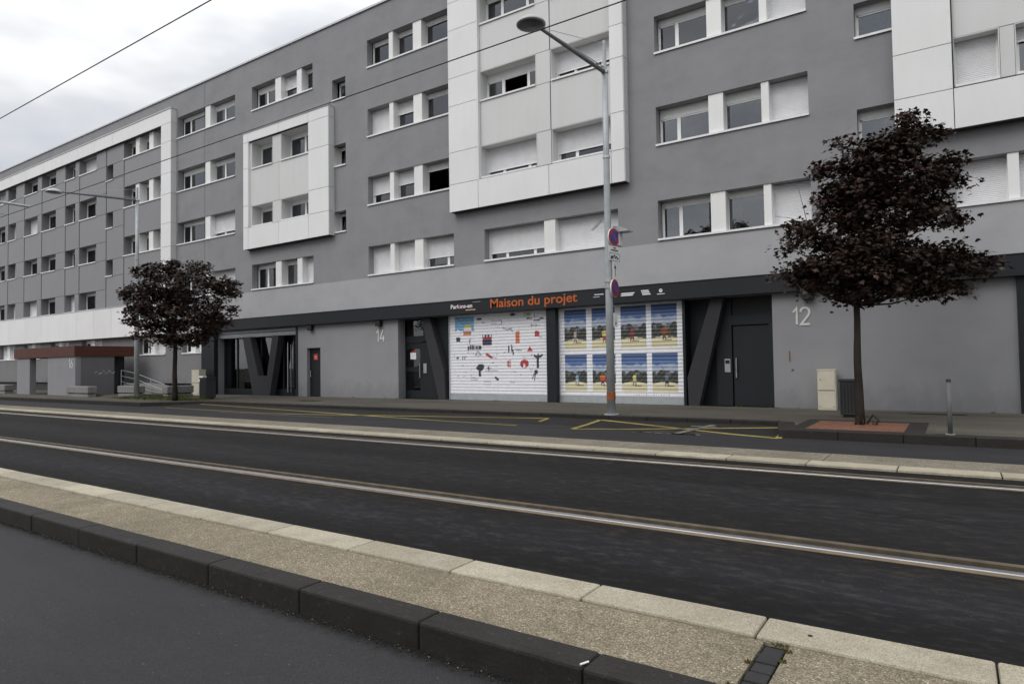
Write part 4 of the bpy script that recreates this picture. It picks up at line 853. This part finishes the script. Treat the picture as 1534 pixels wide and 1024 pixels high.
# ------------------------------------------------------------ street furniture
def lamp_post(x, y, label, r0, r1, ztop, zarm, lx_, ly, lz, group='street lamps'):
    t_ = thing('street_lamp', label, 'street lamp', (x, y, .2), group)
    build('pole', MB().path([(x, y, .19), (x, y, 3.2), (x, y, 6.7), (x, y, zarm)], [r0, r0 * .86, (r0 * .86 + r1) / 2, r1 * 1.25], 16), M['galv'], t_, smooth=True)
    build('pole_top', MB().tube((x, y, zarm), (x, y, ztop), r1 * .8, r1 * .75, 12), M['galv'], t_)
    cl = MB()
    for z in (zarm, 3.35, 3.5, 6.6): cl.tube((x, y, z - .03), (x, y, z + .03), r0 * (1.06 if z < 4 else .86), n=16)
    build('collar', cl, M['steel'], t_)
    build('base_plate', MB().tube((x, y, .19), (x, y, .225), r0 * 1.7, n=18), M['galv'], t_)
    a = Vector((x, y, zarm)); b = Vector((lx_, ly + .30, lz + .06)); mid = (a + b) / 2
    build('arm', MB().path([tuple(a), tuple(mid), tuple(b)], [.055, .045, .035], 10), M['armm'], t_)
    build('arm', MB().tube(tuple(a + Vector((0, 0, .12))), tuple(b + Vector((0, .35, .05))), .012, n=6), M['galv'], t_)
    build('stay_rod', MB().tube((x, y, ztop - .08), tuple(b), .007, n=5), M['galv'], t_)
    h = build('lamp_head', MB().lathe((lx_, ly, lz), [(.0, .15), (.08, .145), (.18, .11), (.27, .05), (.305, .0), (.305, -.025), (.27, -.035)], 28), M['galv'], t_, smooth=True)
    build('lamp_glass', MB().lathe((lx_, ly, lz), [(.27, -.034), (.15, -.055), (0, -.06)], 28), plain('lamp_lens', (.045, .045, .047), .25, var=.2), h, smooth=True)
    return t_
lamp_post(-7.04, 14.79, 'tall grey street lamp carrying no parking signs before the printed shutters', .105, .06, 9.55, 8.75, -7.04, 11.33, 8.50)
lamp_post(-31.15, 15.35, 'grey street lamp beside the left maple and the porch', .115, .06, 9.9, 9.3, -31.15, 11.95, 8.98)
bd = MB().tube((-7.04, 14.79, .58), (-7.04, 14.79, .76), .112, n=16)
tag(build('pole_band', bd, M['rust'], origin=(-7.04, 14.79, .5)), 'rusty orange band wrapped low round the main lamp pole', 'band')
def rot_disc(c, al, r, t, mat, parent, name, off=0, n=28):
    nrm = Vector((math.cos(al), -math.sin(al), 0)); c = Vector(c)
    return build(name, MB().tube(tuple(c + nrm * (off - t)), tuple(c + nrm * off), r, n=n), mat, parent)
def noparking(z, al, label, r=.225):
    c = (-6.90, 14.84, z); s = thing('no_parking_sign', label, 'road sign', c, 'round no parking signs on the pole')
    rot_disc(c, al, r, .028, M['white'], s, 'plate'); rot_disc(c, al, r * .97, .004, M['signred'], s, 'red_ring', .006); rot_disc(c, al, r * .72, .003, M['signblue'], s, 'blue_disc', .010)
    nrm = Vector((math.cos(al), -math.sin(al), 0)); sd = Vector((math.sin(al), math.cos(al), 0)); a = Vector(c) + nrm * .013
    mb = MB(); d = (sd * -1 + Vector((0, 0, 1))).normalized(); e_ = (sd + Vector((0, 0, 1))).normalized() * .03
    p, q = a - d * r * .75, a + d * r * .75; mb.quad(tuple(p - e_), tuple(q - e_), tuple(q + e_), tuple(p + e_)); build('red_bar', mb, M['signred'], s)
    build('bracket', MB().tube(c, (-7.04, 14.79, z), .02, n=6), M['galv'], s)
noparking(4.59, R(11), 'upper round blue no parking sign with red ring on the lamp pole'); noparking(3.32, R(0), 'lower round blue no parking sign under the arrow plate')
def plate(z0, z1, w, al, label, marks, name='sign_plate', x=-6.90, y=14.85):
    s = thing(name, label, 'sign', (x, y, z0)); nrm = Vector((math.cos(al), -math.sin(al), 0)); sd = Vector((math.sin(al), math.cos(al), 0)); c = Vector((x, y, 0))
    def sheet_(mb, u0, u1, a, b, off, t=.012):
        P_ = [c + sd * u + nrm * o_ + Vector((0, 0, z)) for o_ in (off - t, off) for u, z in ((u0, a), (u1, a), (u1, b), (u0, b))]; k = len(mb.v); mb.v += [tuple(q) for q in P_]
        mb.f += [tuple(k + i for i in q) for q in ((0, 3, 2, 1), (4, 5, 6, 7), (0, 1, 5, 4), (2, 3, 7, 6), (1, 2, 6, 5), (3, 0, 4, 7))]
    mb = MB(); sheet_(mb, -w / 2, w / 2, z0, z1, 0); build('plate', mb, M['white'], s)
    mb = MB()
    for (u0, u1, a, b) in marks: sheet_(mb, u0 * w, u1 * w, z0 + a * (z1 - z0), z0 + b * (z1 - z0), .004, .003)
    build('black_marks', mb, M['black'], s); build('bracket', MB().tube((x, y, (z0 + z1) / 2), (-7.04, 14.79, (z0 + z1) / 2), .015, n=6), M['galv'], s)
ed_ = [(-.47, .47, .03, .06), (-.47, .47, .94, .97), (-.47, -.45, .03, .97), (.45, .47, .03, .97)]
plate(4.205, 4.365, .44, R(11), 'small white plate with two text lines below the upper no parking sign', [(-.12, .14, .62, .78), (-.32, .34, .25, .42)])
plate(3.995, 4.19, .44, R(11), 'white tow away pictogram plate with black border', ed_ + [(-.34, -.16, .35, .62), (-.16, -.05, .45, .5), (-.38, -.1, .25, .33), (.02, .12, .3, .5), (.10, .24, .45, .65), (.22, .36, .25, .45), (-.1, .05, .55, .75)])
plate(3.56, 3.97, .20, R(4), 'narrow white plate with an upward black arrow', [(-.05, .05, .15, .68), (-.22, .22, .62, .68), (-.14, .14, .68, .75), (-.07, .07, .75, .82)], y=14.87)
plate(2.36, 2.70, .20, R(0), 'narrow white plate low on the pole beside the printed shutter', [(-.12, .12, .2, .34)])
hl = thing('hooded_sensor_box', 'white hooded box fixed behind the upper no parking sign', 'sensor box', (-6.85, 15.0, 4.4))
build('casing', MB().box(-6.99, -6.84, 15.02, 15.24, 4.40, 4.78), M['white'], hl, bevel=.015); build('hood', MB().prism([(-6.99, 4.90), (-6.84, 4.88), (-6.58, 4.77), (-6.58, 4.74), (-6.99, 4.74)], 14.98, 15.28), M['galv'], hl)
# bollard, cabinets, bins
bo = thing('bollard', 'slim grey steel bollard on the pavement at the right', 'bollard', (-.09, 13.2, .2))
build('post', MB().tube((-.09, 13.2, .19), (-.09, 13.2, 1.08), .036, n=14), M['boll'], bo, smooth=True); build('cap', MB().tube((-.09, 13.2, 1.08), (-.09, 13.2, 1.13), .038, .034, n=14), M['bin'], bo)
build('base_collar', MB().tube((-.09, 13.2, .195), (-.09, 13.2, .215), .07, n=14), M['galv'], bo)
def cabinet(x0, x1, y0, y1, h, label):
    t_ = thing('utility_cabinet', label, 'utility cabinet', ((x0 + x1) / 2, y0, .2), 'beige utility cabinets')
    build('housing', MB().box(x0, x1, y0, y1, .19, .2 + h - .03), M['beige'], t_, bevel=.008); build('lid', MB().box(x0 - .01, x1 + .01, y0 - .01, y1 + .01, .2 + h - .03, .2 + h), M['beige'], t_, bevel=.006)
    zm = .2 + h * .48; build('door_panel', MB().box(x0 + .02, x1 - .02, y0 - .008, y0, zm + .01, .2 + h - .05), M['beige'], t_, bevel=.003); build('door_panel', MB().box(x0 + .02, x1 - .02, y0 - .008, y0, .24, zm - .01), M['beige'], t_, bevel=.003)
    build('lock', MB().tube((x0 + .07, y0 - .014, .2 + h * .75), (x0 + .07, y0 - .006, .2 + h * .75), .014, n=10).box(x0 + .02, x1 - .02, y0 - .004, y0 - .001, zm - .01, zm + .01), M['bin'], t_)
    for xx in (x0 + .05, x1 - .05): build('foot_bolt', MB().tube((xx, y0 - .016, .29), (xx, y0 - .006, .29), .012, n=8), M['bin'], t_)
cabinet(-2.92, -2.50, 18.30, 18.55, 1.03, 'beige utility cabinet against the wall right of number 12')
cabinet(-30.95, -30.3, 17.85, 18.2, 1.22, 'beige utility cabinet at the dark corner pier by the left maple')
mc = thing('meter_box', 'small white box standing behind the left litter bin', 'box', (-29.6, 17.6, .2)); build('casing', MB().box(-29.75, -29.4, 17.5, 17.7, .85, 1.12), M['white'], mc, bevel=.01); build('leg', MB().box(-29.62, -29.52, 17.57, 17.63, .19, .85), M['galv'], mc)
def litter_bin(x, y, w, h, label):
    t_ = thing('litter_bin', label, 'litter bin', (x, y, .2), 'dark litter bins')
    build('body', MB().box(x - w / 2, x + w / 2, y - w / 2, y + w / 2, .25, .2 + h - .06), M['bin'], t_, bevel=.02); build('rim', MB().box(x - w / 2 - .02, x + w / 2 + .02, y - w / 2 - .02, y + w / 2 + .02, .2 + h - .06, .2 + h), M['bin'], t_, bevel=.008)
    rb = MB()
    for i in range(6): xx = x - w / 2 + w * (i + .5) / 6; rb.box(xx - .012, xx + .012, y - w / 2 - .008, y - w / 2, .3, .2 + h - .1)
    build('slat', rb, M['black'], t_)
    build('foot', MB().box(x - w / 2 + .05, x + w / 2 - .05, y - w / 2 + .05, y + w / 2 - .05, .19, .25), M['black'], t_)
litter_bin(-1.93, 16.35, .40, .84, 'dark grey litter bin half hidden behind the right maple trunk'); litter_bin(-26.0, 15.7, .46, .90, 'dark grey litter bin at the corner of the glazed shopfront')
# catenary bracket and wires
mast = thing('tram_mast', 'tram wire mast arm reaching in at the left edge', 'mast', (-23.3, 2.95, .2))
build('mast_pole', MB().tube((-23.3, 2.95, .1), (-23.3, 2.95, 7.2), .12, .09, 14), M['galv'], mast)
build('bracket_arm', MB().tube((-23.3, 2.95, 6.45), (-22.9, 8.15, 6.42), .035, n=8), M['galv'], mast)
build('stay', MB().tube((-23.3, 2.95, 6.15), (-23.9, 7.9, 6.28), .015, n=6).tube((-23.6, 7.6, 6.28), (-23.6, 7.55, 6.44), .015, n=6), M['galv'], mast)
def wire(y, z, label):
    pts = [(x, y, z + .0) for x in range(-240, 121, 40)]
    tag(build('overhead_wire', MB().path(pts, [.0095] * len(pts), 6), M['wire'], origin=(-20, y, z)), label, 'wire', 'overhead tram wires')
wire(5.15, 6.63, 'upper overhead tram wire crossing the open sky at the top left'); wire(8.15, 6.40, 'lower overhead tram wire running across the facade and the lamp head')

# ------------------------------------------------------------ trees
FD = Vector((-.5584, .829, 0)).normalized(); RT = Vector((.829, .5584, 0)).normalized()
def unproj(px, py, base_xy):
    """point of the upright plane through the trunk, square to the view"""
    u, v = (px - 767) / 981.985, (py - 512) / 981.985; d = right * u + down * v + fwd; n = Vector((FD.x, FD.y, 0)); bp = Vector((base_xy[0], base_xy[1], 0))
    t = n.dot(bp) / n.dot(d); return Vector((0, 0, 1.5)) + d * t
LEAF = [(0, 0), (.28, -.05), (.5, .08), (.36, .22), (.52, .52), (.26, .46), (.14, .62), (0, 1.0), (-.14, .62), (-.26, .46), (-.52, .52), (-.36, .22), (-.5, .08), (-.28, -.05)]
def foliage(blobs, seed, nclump, per, size, spread, mat, parent, depth=1.0):
    r = random.Random(seed); vs = []; fs = []; wts = [b[1] * b[2] * (b[1] + b[2]) ** .3 for b in blobs]; clumps = []
    for _ in range(nclump):
        c, rx, rz = r.choices(blobs, wts)[0]
        while True:
            a, b_, c_ = r.uniform(-1, 1), r.uniform(-1, 1), r.uniform(-1, 1)
            q = a * a + b_ * b_ + c_ * c_
            if q <= 1 and q > r.random() * .45: break
        p = c + RT * (a * rx) + FD * (b_ * rx * depth) + Vector((0, 0, c_ * rz)); clumps.append(p)
        out = Vector((p.x - parent.location.x, p.y - parent.location.y, 0))
        out = out.normalized() if out.length > .05 else RT
        for _k in range(per):
            o_ = Vector((r.gauss(0, spread), r.gauss(0, spread), r.gauss(0, spread * .62)))
            lp = p + o_ - Vector((0, 0, .5 * o_.length * r.random() * .6)); s = size * r.uniform(.55, 1.25)
            dr_ = (out * r.uniform(.1, .9) + Vector((r.uniform(-1, 1), r.uniform(-1, 1), r.uniform(-1.1, .15)))).normalized()
            nr = Vector((r.uniform(-.6, .6), r.uniform(-.6, .6), 1)).normalized(); sd = dr_.cross(nr)
            if sd.length < .05: continue
            sd.normalize(); nn = sd.cross(dr_); k = len(vs); cp = r.uniform(.08, .3)
            for a2, b2 in LEAF: q = lp + sd * (a2 * s) + dr_ * (b2 * s) - nn * (cp * s * (abs(a2) * 1.1 + .3 * b2 * b2)); vs.append(tuple(q))
            fs.append((k, k + 1, k + 2, k + 3)); fs.append((k, k + 3, k + 4, k + 5)); fs.append((k, k + 5, k + 6, k + 7)); fs.append((k, k + 7, k + 8, k + 9)); fs.append((k, k + 9, k + 10, k + 11)); fs.append((k, k + 11, k + 12, k + 13))
    mb = MB(); mb.v = vs; mb.f = fs; cr_ = build('crown', mb, mat, parent); cr_['kind'] = 'stuff'; return clumps
def maple(base_xy, r0, zf, blobs_px, ppm, seed, label, nclump, per, size, spread):
    x, y = base_xy; t_ = thing('maple_tree', label, 'tree', (x, y, .2), 'purple leaved maples'); r = random.Random(seed)
    bl = [(unproj(a, b_, base_xy), rx / ppm, rz / ppm) for a, b_, rx, rz in blobs_px]
    pts = []; rs = []; n = 9
    for i in range(n): f = i / (n - 1); pts.append((x + .009 * math.sin(i * 1.1) + .0, y + .008 * math.cos(i * .9), .19 + (zf - .19) * f)); rs.append(r0 * (1.25 if i == 0 else 1 - .3 * f) * r.uniform(.97, 1.04))
    build('trunk', MB().path(pts, rs, 12), M['bark'], t_, smooth=True)
    top = Vector(pts[-1]); br = MB(); ztop = top.z + (max(b[0].z for b in bl) - top.z) * .62
    ld = [top + Vector((.06 * math.sin(i * 2), .05 * math.cos(i * 2), (ztop - top.z) * i / 5)) for i in range(6)]
    br.path([tuple(p) for p in ld], [r0 * .7 * (1 - i / 6.5) for i in range(6)], 8)
    cl = foliage(bl, seed, nclump, per, size, spread, M['leaf'], t_, .85)
    for c, rx, rz in bl:
        s = ld[max(0, min(4, int((c.z - .5 - top.z) / (ztop - top.z) * 5)))]; md = (s + c) / 2 + Vector((r.uniform(-.15, .15), r.uniform(-.15, .15), -.12)); br.path([tuple(s), tuple(md), tuple(c)], [r0 * .3, r0 * .2, r0 * .08], 6)
    for p in cl[::3]:
        c = min(bl, key=lambda b: (b[0] - p).length)[0]; br.path([tuple(c), tuple((c + p) / 2 + Vector((0, 0, -.03))), tuple(p)], [.012, .008, .004], 4)
    build('branches', br, M['bark'], t_, smooth=True)
    return t_, cl
bR = [(1365, 182, 24, 14), (1402, 196, 20, 9), (1262, 216, 17, 12), (1335, 222, 55, 24), (1300, 240, 45, 20), (1236, 254, 22, 11), (1340, 268, 75, 26), (1285, 285, 45, 22), (1420, 240, 24, 9), (1432, 268, 14, 11), (1243, 297, 22, 14), (1330, 318, 72, 28), (1270, 325, 38, 18),
      (1200, 345, 32, 13), (1235, 360, 30, 14), (1185, 372, 18, 8), (1190, 405, 26, 15), (1225, 400, 30, 18), (1425, 322, 22, 16), (1395, 300, 22, 10), (1300, 372, 72, 28), (1285, 405, 80, 26), (1360, 402, 60, 24), (1420, 372, 28, 13), (1418, 392, 40, 17), (1474, 388, 22, 10), (1450, 400, 26, 9), (1298, 432, 55, 17), (1360, 428, 50, 14), (1412, 434, 24, 15), (1283, 452, 22, 9), (1210, 425, 26, 10)]
tR, clR = maple((-1.58, 14.6), .080, 2.55, bR, 981.985 / 13.0, 5, 'large purple leaved maple in the red tree pit at the right', 960, 26, .098, .115)
build('twig', MB().path([(-2.0, 14.35, 3.6), (-2.35, 14.2, 4.15), (-2.42, 14.15, 4.55), (-2.50, 14.12, 4.95)], [.012, .008, .006, .003], 5).path([(-2.35, 14.2, 4.1), (-2.65, 14.1, 4.35), (-2.95, 14.05, 4.42)], [.007, .005, .003], 5), M['bark'], tR)
tufts('base_shoots', M['leaf'], [(-1.56, 14.45, .2, 22, .10), (-1.3, 14.5, .2, 7, .08)], hgt=.16, wid=.025, seed=3, parent=tR)
build('broken_branch', MB().path([(-1.45, 14.55, .22), (-1.34, 14.5, .40), (-1.22, 14.45, .27)], [.022, .018, .012], 6), M['bark'], tR)
bL = [(232, 405, 30, 14), (300, 401, 20, 12), (262, 400, 18, 10), (270, 428, 55, 22), (332, 428, 26, 14), (350, 440, 12, 6), (205, 436, 22, 16), (196, 462, 18, 9), (240, 452, 45, 22), (265, 470, 62, 22), (320, 462, 30, 18), (322, 482, 24, 12), (228, 498, 32, 10), (285, 500, 34, 11), (250, 512, 24, 6), (300, 510, 14, 8), (215, 480, 24, 14)]
tL, clL = maple((-26.07, 14.34), .105, 2.5, bL, 981.985 / 26.4, 8, 'smaller purple leaved maple beside the litter bin at the left', 640, 25, .115, .115)
# trees across the road behind the viewpoint (seen only in the glass)
src = tL; rr = random.Random(2)
for i, (x, y, s) in enumerate(((-16, -15, 2.1), (-3, -17, 2.4), (8, -16, 2.0), (-30, -16, 2.2), (-44, -15, 2.0))):
    c = src.copy(); COL.objects.link(c); c.location = (x, y, 0); c.scale = (s, s, s * 1.05); c.rotation_euler.z = i * 1.3
    c['label'] = 'roadside maple across the street, ' + ['behind the viewpoint left of centre', 'straight behind the viewpoint', 'behind the viewpoint to the right', 'second from the far left', 'at the far left end'][i]; c['group'] = 'maples across the street'
    for ch in src.children:
        d = ch.copy(); COL.objects.link(d); d.parent = c
        if d.name.startswith('crown'): d.data = ch.data.copy(); d.data.materials.clear(); d.data.materials.append(M['leaf_green'])
